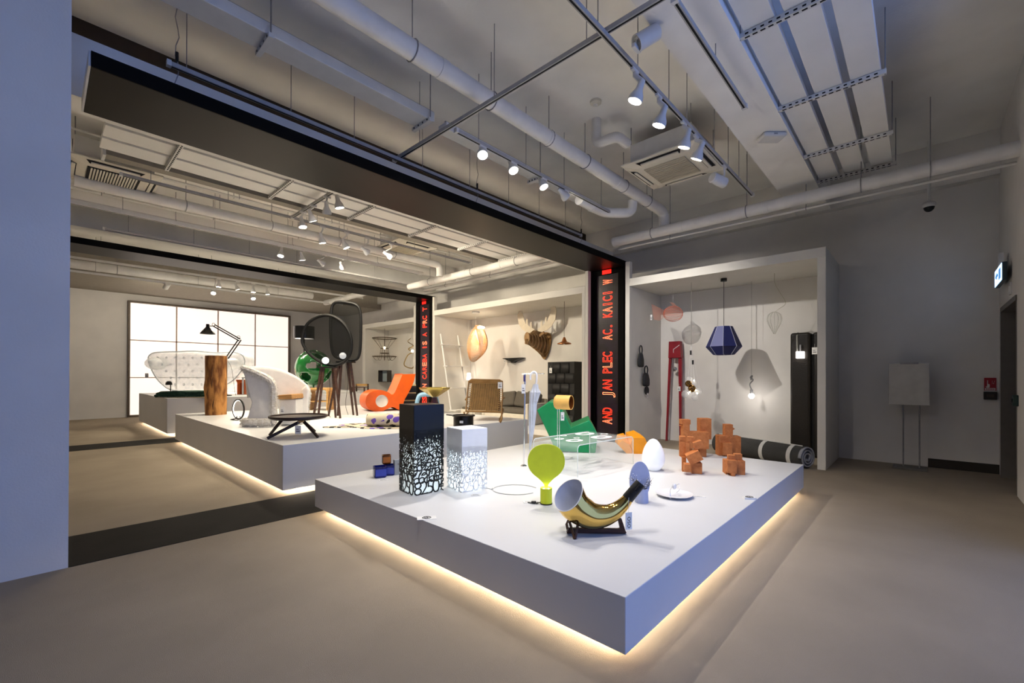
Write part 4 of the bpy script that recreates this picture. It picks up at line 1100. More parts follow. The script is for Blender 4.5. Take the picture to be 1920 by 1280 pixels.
screen_lamp('round smoked screen lamp on a tripod of slim legs', F1, [(566, 635), (575, 608), (597, 593), (620, 592), (642, 605), (656, 628), (658, 655), (649, 675), (630, 684), (607, 681), (585, 668), (571, 652)], 687, ((604, 590, 775, -.05), (608, 602, 784, -.12), (622, 625, 779, .10), (628, 638, 784, .0)), (613, 676), 614)
F2 = on(655, 779, Z2)
screen_lamp('tall rounded rectangle smoked screen lamp on a tripod', F2, [(620, 585), (624, 570), (634, 566), (650, 567), (666, 571), (674, 582), (676, 610), (675, 650), (671, 670), (660, 675), (640, 673), (626, 666), (621, 650), (619, 620)], 677, ((637, 620, 782, -.1), (641, 634, 778, -.02), (650, 659, 776, .10), (658, 670, 778, .0)), (645, 667), 648)

# ---- orange chaise
F_ = on(706, 771, Z2); k = F_.k
ORG = mat('orange_moulded', 'e25c08', .42, var=.02)
o = thing('orange_chaise', 'orange moulded chaise with a round hole through its side', 'chair', F_.loc+Vector((.15, .25, 0)), RZ+.55)
out = [(679, 752), (682, 740), (692, 733), (706, 731), (720, 735), (730, 740), (739, 724), (748, 702), (749, 701), (773, 701), (774, 702), (770, 718), (760, 738), (752, 752), (748, 768), (742, 770), (730, 764), (720, 767), (706, 772), (692, 770), (682, 763)]
sp_ = smoothpoly([F_.q(a, b) for a, b in out], 3)
hc = F_.q(709, 752); hr = 11.8*k
hole = [(hc[0]+hr*math.cos(2*PI*j/32), hc[1]+hr*math.sin(2*PI*j/32)) for j in range(32)]
def prism_hole(poly, hole, y0, y1):
    bm = bmesh.new()
    vo = [bm.verts.new((x, y0, z)) for x, z in poly]; vh = [bm.verts.new((x, y0, z)) for x, z in hole]
    eo = [bm.edges.new((vo[i], vo[(i+1) % len(vo)])) for i in range(len(vo))]; eh = [bm.edges.new((vh[i], vh[(i+1) % len(vh)])) for i in range(len(vh))]
    r_ = bmesh.ops.triangle_fill(bm, edges=eo+eh, use_beauty=True)
    fs = [f for f in bm.faces]
    r_ = bmesh.ops.extrude_face_region(bm, geom=fs)
    for v in [g for g in r_['geom'] if isinstance(g, bmesh.types.BMVert)]: v.co.y = y1
    bm.verts.index_update(); bm.verts.ensure_lookup_table()
    vs = [tuple(v.co) for v in bm.verts]; fs = [tuple(v.index for v in f.verts) for f in bm.faces]; bm.free()
    return vs, fs
mb = MB(); mb.add(*prism_hole(sp_, hole, -.28, .28)); mb.build('shell', ORG, o, smooth=True)
MB().lathe([(hr*.99, -.27), (hr*.99, .27)], (0, 0, 0), 32, Matrix.Rotation(-PI/2, 3, 'X')).build('hole_lining', mat('lining_white', 'e9e2d8', .5), o, smooth=True).location = (hc[0], 0, hc[1])
MB().lathe([(.0001, -.22), (hr*.98, -.22)], (0, 0, 0), 32, Matrix.Rotation(-PI/2, 3, 'X')).build('hole_back', mat('lining_white', 'e9e2d8', .5), o).location = (hc[0], 0, hc[1])

# ---- plywood stool
F_ = at_xy(600, 9.6, Z2); k = F_.k
PLY = mat('birch_ply', 'c9a063', .5, c2='b58a4c', scale=4, stretch=(1, 1, 8))
o = thing('plywood_stool', 'bent plywood stool behind the tripod legs', 'stool', F_.loc, RZ)
pr = [(-.22, 0), (-.22, .42), (-.18, .48), (.22, .48), (.26, .42), (.26, 0), (.22, 0), (.22, .40), (.19, .44), (-.15, .44), (-.18, .40), (-.18, 0)]
MB().prism(pr, -.2, .2).build('bent_shell', PLY, o, bevel=.008)
MB().box(-.18, .22, -.18, .18, .18, .20).build('shelf', PLY, o)
# ---- brass table, blue stool and stack of slatted boxes behind the black lamp
F_ = at_xy(815, 7.15, Z2); k = F_.k
BRS = mat('brushed_brass', 'b9a55c', .25, metal=.9, var=.05)
o = thing('brass_table', 'brass hexagonal side table on a tapered dark base', 'side table', F_.loc, RZ)
def hexr(r_, z, of=.2): return [(r_*math.cos(2*PI*j/6+of), r_*math.sin(2*PI*j/6+of), z) for j in range(6)]
zt = F_.Z(726); k = F_.k
MB().loft([hexr(5*k, zt-18*k), hexr(28*k, zt-3*k), hexr(29*k, zt), hexr(27*k, zt), hexr(26*k, zt-2*k)]).build('tray', BRS, o)
MB().loft([hexr(12*k, 0), hexr(4.5*k, zt-18.5*k)]).build('base', mat('aubergine', '3a1a26', .2, metal=.4), o)
F_ = at_xy(801, 7.9, Z2); k = F_.k
SKY = mat('sky_blue', '7ea6c4', .45)
o = thing('blue_stool', 'pale blue tubular stool behind the brass table', 'stool', F_.loc, RZ+.2)
zt = F_.Z(740)
for y in (-.14, .14):
    MB().tube(spline([(-.24, y, 0), (-.20, y, zt*.7), (-.13, y, zt), (.13, y, zt), (.20, y, zt*.7), (.24, y, 0)], 6), .045, 10).build('leg_hoop', SKY, o, smooth=True)
MB().box(-.17, .17, -.17, .17, zt-.03, zt+.04).build('seat', SKY, o, bevel=.03, seg=3)
F_ = at_xy(762, 9.0, Z2); k = F_.k
for i in range(6):
    o = thing('flat_box', ['lowest black flat box in the stack behind the chaise', 'second flat box, cream edged, in the stack behind the chaise', 'third black flat box in the stack behind the chaise', 'fourth flat box, cream edged, in the stack behind the chaise', 'fifth black flat box in the stack behind the chaise', 'topmost black flat box in the stack behind the chaise'][i], 'box', F_.loc+Vector((0, 0, .09*i)), RZ+.3+.03*math.sin(i*2), 'stack of flat boxes')
    MB().box(-.22, .22, -.17, .17, 0, .06).build('carton', mat('carton_black', '1a1917', .5) if i % 2 == 0 else mat('carton_dark', '26231f', .5), o)
    MB().box(-.215, .215, -.165, .165, .06, .0895).build('lid_edge', mat('carton_cream', 'c9b78c', .6) if i % 2 else mat('carton_black', '1a1917', .5), o)

# ---- rattan rocking chair seen from behind
F_ = on(905, 789, Z2); k = F_.k
RAT = mat('rattan_frame', '96703f', .5, c2='85602f', scale=8, stretch=(1, 1, 6))
CORD = mat('paper_cord', 'b8935a', .7)
DCORD = mat('cord_back', '6b4c2a', .85, c2='523a20', scale=14)
o = thing('cord_rocking_chair', 'wooden rocking chair with a corded back, seen from behind', 'chair', F_.loc, RZ-.12)
def C_(px, py, y=0): return (F_.X(px), y, F_.Z(py))
MB().prism([F_.q(874, 713), F_.q(878, 710), F_.q(934, 711), F_.q(939, 714), F_.q(939, 719), F_.q(874, 719)], .16, .20).build('top_rail', RAT, o, bevel=.008)
for a, b in ((874, 873), (939, 941)):
    MB().tube([C_(a, 714, .18), C_(b, 740, .10), C_(b, 772, .0)], .018, 8, flat=.7).build('side_post', RAT, o, smooth=True)
MB().tube([C_(872, 771, 0), C_(942, 772, 0)], .016, 8).build('bottom_rail', RAT, o, smooth=True)
MB().sheet([[C_(879, 719, .20), C_(935, 719, .20)], [C_(878, 745, .12), C_(936, 745, .12)], [C_(878, 768, .035), C_(936, 768, .035)]]).build('back_panel', DCORD, o, solid=.006)
for i in range(22):
    x = 881+i*52/21
    MB().tube([C_(x, 718, .165), C_(x, 745, .085), C_(x, 770, -.008)], .0042, 5).build('cord', CORD, o)
for s, (xa, xb) in enumerate(((874, 881), (933, 940))):
    for i in range(14):
        y = 721+i*46/13; d = .17-.15*(y-714)/58
        MB().tube([C_(xa, y, d), C_(xb, y+1.5, d)], .005, 5).build('side_cord', CORD, o)
for a in (870, 941):
    MB().tube(spline([C_(a, 772, -.02), C_(a+1, 782, -.05), C_(a, 789, -.14), C_(a-6, 787, .15), C_(a-7, 778, .55), C_(a-7, 770, .6)], 5), .014, 8).build('rocker', RAT, o, smooth=True)
    MB().tube([C_(a-4, 748, .6), C_(a, 746, .2), C_(a, 750, .08)], .014, 8).build('armrest', RAT, o, smooth=True)
MB().sheet([[C_(876, 768, .03), C_(937, 768, .03)], [C_(874, 762, .35), C_(934, 762, .35)], [C_(870, 758, .6), C_(930, 758, .6)]]).build('seat', DCORD, o, solid=.02)
for a in (877, 884):
    MB().tube([C_(a-5, 745, .1), C_(a-6, 775, .3), C_(a-6, 780, .35)], .007, 6).build('steel_strut', CHROME, o, smooth=True)
hangtag(o, F_.X(936), .10, F_.Z(716), .075, .11, 0, 0)
# ---- black trivet table
F_ = on(869, 798, Z2); k = F_.k
IRON = mat('black_iron', '201d1a', .35, metal=.5)
o = thing('trivet_table', 'small black drum table with a projecting handle', 'side table', F_.loc, RZ)
MB().lathe([(.0001, .145), (.17, .145), (.175, .155), (.17, .165), (.155, .15), (.0001, .15)], n=36).build('tray', IRON, o, smooth=True)
MB().lathe([(.142, 0), (.15, 0), (.15, .145), (.142, .145)], n=36).build('drum', IRON, o, smooth=True)
MB().tube(spline([(-.14, 0, .155), (-.20, -.02, .16), (-.255, 0, .165), (-.20, .02, .16), (-.14, .04, .155)], 5), .008, 6).build('handle', IRON, o, smooth=True)
MB().box(-.04, .012, -.1515, -.149, .055, .09).build('label', PAPER, o)

# ================================================================ FAR PLINTH
# ---- clear inflatable sofa
F_ = at_xy(380, 13.9, Z3); k = F_.k
PVC = mat('clear_vinyl', 'ffffff', .12, c2='e4ecee', scale=9, bump=.6, bscale=7, alpha=.42, spec=.8)
o = thing('inflatable_sofa', 'clear inflatable sofa with dimpled back before the light wall', 'sofa', F_.loc, RZ)
def V(px, py): return F_.q(px, py)
N = 48
shape = smoothpoly([V(294, 676), V(300, 664), V(318, 661), V(350, 660), V(380, 659), V(420, 662), V(450, 661), V(466, 666), V(471, 680), V(464, 696), V(450, 712), V(435, 722), V(420, 731), V(380, 733), V(340, 731), V(322, 722), V(306, 704)], 4)
cxm = sum(x for x, z in shape)/len(shape); czm = sum(z for x, z in shape)/len(shape)
rings = []
for t, sc in ((-.40, .15), (-.395, .6), (-.36, .88), (-.26, 1.0), (.15, 1.0), (.3, .9), (.36, .5), (.37, .1)):
    rings.append([(cxm+(x-cxm)*sc, t, max(.0, czm+(z-czm)*sc)) for x, z in shape])
MB().loft(rings).build('back_cushion', PVC, o, smooth='all')
mb = MB()
for r_ in range(5):
    for c in range(9-r_):
        px = 318+c*16+r_*8; py = 672+r_*12
        x, z = V(px, py)
        mb.lathe([(.0001, 0), (.022, -.012), (.034, 0)], (x, -.40, z), 10, Matrix.Rotation(PI/2, 3, 'X'))
mb.build('dimples', mat('vinyl_dimple', 'c2ccd0', .2, alpha=.5), o, smooth='all')['kind'] = 'stuff'
for cx_, w_ in ((452, 14), (312, 15)):
    x, z = V(cx_, 682)
    MB().sph((x, -.30, z), w_*k, 18, (1, 1.5, .8)).build('arm_cushion', PVC, o, smooth='all')
MB().tube([(x, -.28, z) for x, z in shape], .014, 6, closed=True).build('seam', mat('vinyl_seam', 'cdd6da', .2, alpha=.7), o)
hangtag(o, V(300, 0)[0], -.42, V(0, 700)[1], .09, .12, 0, .1)
# ---- green fringed blanket
F_ = at_xy(349, 12.05, Z3); k = F_.k
o = thing('green_blanket', 'dark green folded blanket with a pale fringe on the far plinth', 'blanket', F_.loc, RZ)
GB = mat('green_wool', '2c5040', .95, c2='1d3a2e', scale=20, bump=.9, bscale=40)
for i, (w_, z0_, z1_) in enumerate(((.54, .0, .055), (.50, .05, .10), (.44, .095, .14))):
    P = smoothpoly([(-w_, -.22), (w_*.6, -.25), (w_*1.2, -.20), (w_*1.15, .2), (-w_*.9, .22)], 4)
    n = len(P); mb = MB()
    mb.loft([[(x*s_, y*s_, z+.012*math.sin(x*9+i)*(1 if q else 0)) for x, y in P] for s_, z, q in ((.96, z0_, 0), (1, z0_+.02, 1), (1, z1_-.015, 1), (.95, z1_, 1))])
    mb.build('fold', GB, o, smooth='all')
mb = MB(); rn = random.Random(9)
for i in range(70):
    x = -.40+i*.016; mb.tube([(x, -.245, .02), (x+rn.uniform(-.01, .01), -.27, .012), (x+rn.uniform(-.02, .02), -.31, .004)], .004, 4)
mb.build('fringe', mat('fringe_cream', 'b9ab8e', .9), o)['kind'] = 'stuff'
# ---- small black mushroom lamp
F_ = at_xy(320, 12.4, Z3); k = F_.k
o = thing('small_lamp', 'small black lamp with a dome shade at the far left', 'lamp', F_.loc, RZ)
MB().lathe([(.0001, 0), (.07, 0), (.07, .012), (.0001, .014)], n=20).build('base', BLK, o, smooth=True)
MB().cyl((0, 0, .01), (0, 0, .30), .010, n=8).build('stem', BLK, o, smooth=True)
MB().lathe([(.0001, .36), (.035, .355), (.06, .32), (.066, .27), (.06, .27), (.0001, .29)], (-.04, 0, 0), 20).build('shade', BLK, o, smooth=True)
# ---- orange stool, wooden cube stool, black panel behind the shaggy chair
F_ = at_xy(456, 12.9, Z3); k = F_.k
o = thing('orange_stool', 'glossy orange block stool behind the shaggy chair', 'stool', F_.loc, RZ)
OG = mat('orange_gloss', 'd2622a', .2)
MB().prism([(-.10, 0), (-.10, .30), (-.13, .36), (.12, .36), (.10, .30), (.10, 0), (.03, 0), (.03, .30), (-.02, .30), (-.02, 0)], -.1, .1).build('shell', OG, o, bevel=.01)
MB().box(-.12, .11, -.11, .11, .36, .38).build('seat_top', OG, o, bevel=.008)
F_ = at_xy(477, 12.45, Z3)
o = thing('white_frame_stool', 'slim white framed stool with a black side panel', 'stool', F_.loc, RZ)
for x in (-.2, .2):
    for y in (-.15, .15): MB().box(x-.015, x+.015, y-.015, y+.015, 0, .42).build('leg', METALW, o)
MB().box(-.22, .22, -.17, .17, .42, .45).build('seat', METALW, o)
MB().box(-.17, .17, .10, .12, .03, .40).build('panel', DARK, o)
F_ = at_xy(500, 14.6, Z3)
o = thing('wooden_box_chair', 'low light wooden chair back showing above the shaggy chair', 'chair', F_.loc, RZ)
MB().box(-.28, .28, -.02, .02, .45, .72).build('backrest', PLY, o, bevel=.01)
for x in (-.26, .26):
    MB().box(x-.025, x+.025, -.02, .03, 0, .72).build('leg', PLY, o)
    MB().box(x-.025, x+.025, -.45, -.40, 0, .42).build('leg', PLY, o)
MB().box(-.28, .28, -.45, .02, .40, .44).build('seat', PLY, o)
# ---- green perforated ball lamp and black drum floor lamp
F_ = at_xy(588, 12.6, Z3); k = F_.k
GRG = mat('green_gloss', '0c6a2a', .08, var=.05, coat=1)
o = thing('green_ball_chair', 'glossy green pierced ball sculpture behind the round screen', 'sculpture', F_.loc, RZ)
cz = F_.Z(690); rr_ = 33*k
bm_ = MB()
N1, N2 = 48, 24
holes = [(2.2, .2, .42), (4.0, .9, .36), (5.2, .1, .45), (4.6, -.5, .36), (5.6, .75, .3), (3.2, -.3, .40), (5.0, 1.15, .25), (1.0, .2, .5), (.1, -.4, .4), (3.9, -.95, .35), (5.8, -.8, .35)]
vs = []; fs = []
for i in range(N2+1):
    la = -PI/2+PI*i/N2
    for j in range(N1):
        lo = 2*PI*j/N1; vs.append(Vector((math.cos(la)*math.cos(lo), math.cos(la)*math.sin(lo), math.sin(la))))
def inhole(c):
    for lo, la, s_ in holes:
        h = Vector((math.cos(la)*math.cos(lo), math.cos(la)*math.sin(lo), math.sin(la)))
        d = c-h; d.z *= 1.7
        if d.length < s_: return True
    return False
for i in range(N2):
    for j in range(N1):
        q = (i*N1+j, i*N1+(j+1) % N1, (i+1)*N1+(j+1) % N1, (i+1)*N1+j)
        if not inhole(sum((vs[a] for a in q), Vector())/4): fs.append(q)
bm_.add([(v.x*rr_*.95, v.y*rr_*.95, cz+v.z*rr_) for v in vs], fs)
bm_.build('pierced_shell', GRG, o, smooth='all', solid=.03, sub=1)
MB().cyl((0, 0, 0), (0, 0, cz-rr_*.95), .05, .02, n=16).build('foot', GRG, o, smooth=True)
F_ = at_xy(570, 14.2, Z3); k = F_.k
o = thing('drum_floor_lamp', 'floor lamp with a glossy black drum shade', 'lamp', F_.loc, RZ)
z0_, z1_ = F_.Z(635), F_.Z(612)
MB().lathe([(18*k, z0_), (18*k, z1_), (17.4*k, z1_), (17.4*k, z0_)], n=36).build('drum_shade', mat('black_gloss', '0c0d10', .1), o, smooth=True)
MB().lathe([(.0001, z0_+.012), (17*k, z0_+.012)], n=32).build('diffuser', mat('shade_glow', 'ffffff', .6, emit='fff4e6', estr=1.0), o)
MB().cyl((0, 0, .03), (0, 0, z0_+.02), .022, n=12).build('pole', BLK, o, smooth=True)
MB().lathe([(.0001, 0), (.2, 0), (.19, .02), (.05, .05), (.03, .09), (.0001, .09)], n=28).build('base', BLK, o, smooth=True)
# ================================================================ FRONT ALCOVE
ZAC = ZAI     # alcove ceiling
def wallpt(px, py, off=.0): return atx(px, py, XB-off)
# ---- red long-legged clock
F_ = at_x(1265, 830, 8.55); F_.loc.z = 0; F_ = Px(1265, F_.y, F_.loc)
RED = mat('clock_red', '8c1222', .4, var=.03)
pc = atx(1265, 660, 8.66); k = mpp(pc)
zb = pc.z
o = thing('long_leg_clock', 'tall dark red clock on two long legs', 'clock', (pc.x, pc.y, 0), -PI/2)
# local x runs along -y (viewer right), local y away from the wall is -; facing -x means local -y
def cz_(py): return atx(1265, py, 8.66).z
def cx_(px): return -(atx(px, 700, 8.66).y-pc.y)
z_t, z_m, z_b = cz_(640), cz_(671), 0
MB().prism([(cx_(1256), z_t), (cx_(1277), z_t), (cx_(1279), z_m), (cx_(1255), z_m)], -.06, .06).build('case', RED, o, bevel=.006)
MB().prism([(cx_(1255), z_m), (cx_(1259), z_m), (cx_(1251.5), 0), (cx_(1249), 0)], -.03, .03).build('leg', RED, o)
MB().prism([(cx_(1273), z_m), (cx_(1279), z_m), (cx_(1278), 0), (cx_(1275), 0)], -.03, .03).build('leg', RED, o)
HND = mat('clock_hand', 'd8d6d0', .4)
c = (cx_(1265), cz_(655))
MB().cbox((c[0]+.06, -.063, c[1]+.04), (.15, .004, .012), Matrix.Rotation(-.6, 3, 'Y')).build('minute_hand', HND, o)
MB().cbox((c[0], -.063, c[1]-.03), (.010, .004, .08)).build('hour_hand', HND, o)
MB().cyl((cx_(1266), -.02, z_m), (cx_(1266), -.02, cz_(690)), .004, n=6).build('pendulum_rod', HND, o)
MB().sph((cx_(1266), -.02, cz_(692)), .045, 16, (1, .35, 1)).build('pendulum', CHROME, o, smooth=True)
hangtag(o, cx_(1275), -.05, cz_(724), .06, .09)
# ---- black hanging bags on the alcove side wall
LTH = mat('charcoal_felt', '26272a', .8, bump=.2)
def sidept(px, py): return aty(px, py, 4.04-.085)
for i, (px, py0, py1, w_, lb) in enumerate(((1197, 648, 688, 8, 'upper charcoal hanging pouch on the alcove side wall'), (1207, 686, 724, 9.5, 'lower charcoal hanging pouch on the alcove side wall'))):
    a, b = sidept(px, py0), sidept(px, py1); k = mpp(b); H = a.z-b.z
    o = thing('hanging_pouch', lb, 'bag', (b.x, b.y-.05, b.z), 0, 'charcoal hanging pouches')
    w = w_*k*1.35
    mb = MB(); rings = []
    for t, s_ in ((0, .55), (.04, .9), (.15, 1), (.35, .95), (.55, .68), (.66, .5)):
        rings.append([(w*s_*math.cos(2*PI*j/20), .04*math.sin(2*PI*j/20)*min(1, s_*1.2), H*t) for j in range(20)])
    mb.loft(rings); mb.build('pouch', LTH, o, smooth='all')
    MB().tube([(w*.5*math.sin(a_)*1.0, 0, H*.80-H*.2*math.cos(a_)) for a_ in [2*PI*j/24 for j in range(24)]], .012, 8, closed=True).build('loop', LTH, o, smooth=True)
p = sidept(1211, 732); k = mpp(p)
o = thing('round_pad', 'small round charcoal pad under the hanging pouches', 'pad', (p.x, p.y-.01, p.z), 0)
MB().cyl((0, -.02, 0), (0, .0, 0), 6*k*1.3, n=24).build('disc', LTH, o, bevel=.004)
hangtag(o, -.01, -.03, -5*k, .06, .08, 0, .02)
p = sidept(1202, 690)
# ---- coral mesh fish lamp
NET = mat('coral_mesh', 'e59478', .7, alpha=.2, var=.08, scale=60)
p = atx(1262, 588, 8.0); k = mpp(p)
o = thing('mesh_fish_lamp', 'translucent coral mesh fish shade hanging in the alcove', 'lamp', p, RZ)
MB().sph((0, 0, 0), 18*k, 24, (1, .7, .82)).build('body', NET, o, smooth='all')
MB().sheet([[(-17*k+.02, .0, 6*k), (-17*k+.02, 0, -6*k)], [(-28*k, .05, 14*k), (-28*k, -.05, -14*k)], [(-38*k, .09, 20*k), (-39*k, -.09, -12*k)]]).build('tail', NET, o, smooth='all', solid=.004)
MB().sheet([[(0, 0, 14*k), (8*k, 0, 13*k)], [(-6*k, 0, 22*k), (2*k, 0, 20*k)]]).build('fin', NET, o, solid=.004)
for j in range(7):
    a = PI*j/7
    MB().tube([(18*k*math.cos(t), 18*k*.7*math.sin(t)*math.cos(a), 18*k*.82*math.sin(t)*math.sin(a)) for t in [2*PI*i/24 for i in range(24)]], .0022, 4, closed=True).build('wire_rib', mat('coral_wire', 'c9634a', .6), o)
MB().cyl((0, 0, 14*k), (0, 0, ZAC-p.z), .0015, n=4).build('thread', PAPER, o)
hangtag(o, -41*k, .0, -2*k, .03, .10, 0, 0)
# ---- blue faceted pendant
p = atx(1357, 665, 7.95); k = mpp(p)
BLU = mat('blue_thread', '1a2566', .6, c2='141c50', scale=40, stretch=(20, 20, .2), bump=.3, bscale=80)
o = thing('blue_pendant', 'dark blue faceted pendant lamp with pale ribs', 'pendant lamp', p, RZ)
S8 = 8; prof = [(18*k, 0), (31*k, 15*k), (15*k, 53*k)]
of = .3
R3 = [[(r_*math.cos(2*PI*j/S8+of), r_*math.sin(2*PI*j/S8+of), z) for j in range(S8)] for r_, z in prof]
pale = mat('pale_thread', '6a6f9c', .6, stretch=(20, 20, .2), scale=40)
for i in range(2):
    for j in range(S8):
        a, b, c, d = R3[i][j], R3[i][(j+1) % S8], R3[i+1][(j+1) % S8], R3[i+1][j]
        MB().add([a, b, c, d], [(0, 1, 2, 3)]).build('facet', pale if (i == 1 and j == 4) else BLU, o, recalc=False)
RB = mat('pale_rib', 'b9bcd0', .5)
for j in range(S8):
    MB().tube([R3[0][j], R3[1][j], R3[2][j]], .0035, 5).build('rib', RB, o)
MB().add(R3[2], [tuple(range(S8))]).build('cap', BLU, o)
MB().cyl((0, 0, 53*k), (0, 0, ZAC-p.z-.05), .005, n=6).build('cord', DARK, o)
MB().cyl((0, 0, ZAC-p.z-.05), (0, 0, ZAC-p.z), .05, n=20).build('ceiling_rose', DARK, o)
MB().sph((0, 0, 34*k), .05, 14).build('bulb', mat('pendant_bulb', 'ffffff', .4, emit='ffe9c8', estr=3), o, smooth=True)
# ---- wire balloon
p = atx(1452, 626, 8.1); k = mpp(p)
FRO = mat('frosted_wire', 'b4b2a4', .5, alpha=.5)
o = thing('wire_balloon', 'pale wire balloon hanging in the alcove', 'ornament', p, RZ)
prof = [(1.5, 0), (5, 8), (10, 18), (12.5, 27), (11, 35), (6, 40), (.5, 41.5)]
pr_ = [tuple(v) for v in spline([(a*k, b*k) for a, b in prof], 4)]
for j in range(12):
    a = 2*PI*j/12
    MB().tube([(r_*math.cos(a), r_*math.sin(a), z) for r_, z in pr_], .002, 4).build('wire', FRO, o)
MB().lathe(pr_, n=24).build('net', mat('balloon_net', 'c4c2b4', .6, alpha=.14), o, smooth='all')
MB().tube(spline([(0, 0, 41*k), (8*k, 0, 47*k), (21*k, 0, 58*k), (12*k, .02, 78*k), (1*k, .0, 95*k), (0, 0, ZAC-p.z)], 5), .003, 5).build('cord', mat('cord_beige', 'aaa48e', .6), o)
# ---- cluster of glass balls
p = atx(1296, 725, 7.9); k = mpp(p)
o = thing('glass_cluster_pendant', 'hanging cluster of clear and gold glass balls', 'pendant lamp', p, RZ)
GLC = mat('glass_ball', 'f6f8fa', .03, var=0, alpha=.20, spec=1)
GDB = mat('gold_glass', 'a07a48', .05, metal=1)
for x, y, r_, g in ((-6, 6, 6.2, 1), (0, -3, 7, 1), (-9, -14, 7.5, 0), (2, -15, 8, 0), (9, -20, 6.5, 0), (15, -8, 7, 0), (-2, 14, 6, 0), (6, 5, 6.5, 0)):
    MB().sph((x*k, random.uniform(-.06, .06), y*k), r_*k, 18).build('glass_ball', GDB if g else GLC, o, smooth='all')
    MB().cyl((x*k, 0, (y+r_)*k), (0, 0, 78*k), .0015, n=4).build('thread', PAPER, o)
for x, y in ((-1, 64), (3, 46)):
    MB().cyl((x*k, 0, (y-4)*k), (x*k, 0, (y+4)*k), 1.6*k, n=10).build('ferrule', DARK, o)
MB().cyl((0, 0, 76*k), (0, 0, ZAC-p.z), .003, n=5).build('cord', mat('cord_grey', '8a8880', .6), o)
for x, y in ((6, -6), (-5, -10), (9, -12), (3, 12)):
    MB().sph((x*k, -.05, y*k), .012, 8).build('led', mat('tiny_led', 'ffffff', .4, emit='fff2dc', estr=20), o)
# ---- bare bulb pendant with pewter knot
p = atx(1409, 742, 8.5); k = mpp(p)
o = thing('bulb_pendant', 'glowing bare bulb hung from a knotted grey cord', 'pendant lamp', p, RZ)
MB().sph((0, 0, 0), 5*k, 14).build('bulb', mat('bare_bulb', 'ffffff', .4, emit='fff6ee', estr=12), o, smooth=True)
MB().cyl((0, 0, 4*k), (0, 0, 12*k), 2.6*k, n=12).build('socket', GALV, o)
MB().tube(spline([(0, 0, 12*k), (-3*k, 0, 22*k), (3*k, 0, 30*k), (-2*k, 0, 34*k), (2*k, .01, 38*k), (-1*k, 0, 30*k), (1*k, 0, 36*k)], 5), .012, 6).build('knot', mat('grey_rope', '8c8c8c', .6), o, smooth=True)
MB().cyl((0, 0, 36*k), (0, 0, ZAC-p.z), .0025, n=5).build('cord', mat('cord_grey', '8a8880', .6), o)
l = bpy.data.lights.new('bulb', 'POINT'); l.energy = .5; l.shadow_soft_size = .04; l.color = (1, .95, .88)
lo = bpy.data.objects.new('bulb_glow', l); COL.objects.link(lo); lo.parent = o; lo.location = (-.0, -.09, 0)
# ---- tall black padded mat standing in the corner
LEA = mat('black_leather', '1c1712', .45, bump=.15, bscale=60)
p = atz(1505, 852, 0)
o = thing('black_padded_mat', 'tall black leather mat folded upright in the alcove corner', 'mat', (8.55, 1.27, 0), -PI/2)
H = 2.02
for x0, x1, y0 in ((-.30, -.02, 0), (.0, .19, .06)):
    MB().box(x0, x1, -.16+y0, .14, 0, H).build('pad', LEA, o, bevel=.04, seg=4)
MB().box(-.04, .02, -.10, .10, .02, H-.03).build('fold_seam', HOLE, o)
MB().tube([(-.2, -.165, H-.4), (-.2, -.175, H-.05), (-.2, -.1, H+.005)], .012, 4).build('strap', mat('grey_strap', '9a9a94', .7), o)
hangtag(o, .04, -.19, H-.25, .07, .11)
o = thing('clip_light', 'small glowing white cube light on the black mat', 'lamp', (8.55-.205, 1.27+.15, H-.36), -PI/2)
MB().box(-.055, .055, -.04, .04, -.06, .05).build('cube', mat('cube_glow', 'ffffff', .4, emit='fff4ea', estr=2.5), o, bevel=.006)
MB().box(-.01, .01, -.005, .03, .05, .16).build('clip', GALV, o)
# ---- rolled grey mattress with white straps
M0 = atz(1514, 858, .155); M1 = atz(1386, 836, .155); M0.z = 0

o = thing('rolled_mattress', 'dark grey rolled mattress with white straps on the floor', 'mattress', tuple(M0), math.atan2(M1.y-M0.y, M1.x-M0.x))
GM = mat('charcoal_fabric', '3a3a38', .9, bump=.3, bscale=90); LG = mat('pale_lining', '9c9ea4', .9); STR = mat('white_strap', 'c4c4c0', .7)
Rm = .155; Lm = 1.55
N = 40
MB().lathe([(Rm*.86, 0), (Rm, .015), (Rm, Lm-.01), (Rm*.86, Lm)], (0, 0, Rm), N, Matrix.Rotation(PI/2, 3, 'Y')).build('roll_cover', GM, o, smooth=True)
sp_ = []
for j in range(110):
    a_ = j*.17; r_ = Rm*.99-.0011*j; sp_.append((math.cos(a_)*r_, math.sin(a_)*r_))
MB().sheet([[(x, y, z+Rm) for y, z in sp_] for x in (-.012, .03)]).build('spiral_end', LG, o, smooth='all', solid=.016)
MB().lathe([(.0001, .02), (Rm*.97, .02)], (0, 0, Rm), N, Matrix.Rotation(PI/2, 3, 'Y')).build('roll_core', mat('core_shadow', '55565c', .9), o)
for x in (.18, .62, 1.10):
    MB().lathe([(Rm+.002, x-.03), (Rm+.006, x-.03), (Rm+.006, x+.03), (Rm+.002, x+.03)], (0, 0, Rm), 24, Matrix.Rotation(PI/2, 3, 'Y'), .7, PI+.6).build('strap', STR, o, smooth=True)
MB().tube([(.05, .03, 2*Rm+.006), (.7, .02, 2*Rm+.008), (1.5, .03, 2*Rm+.004)], .008, 5).build('long_strap', STR, o)

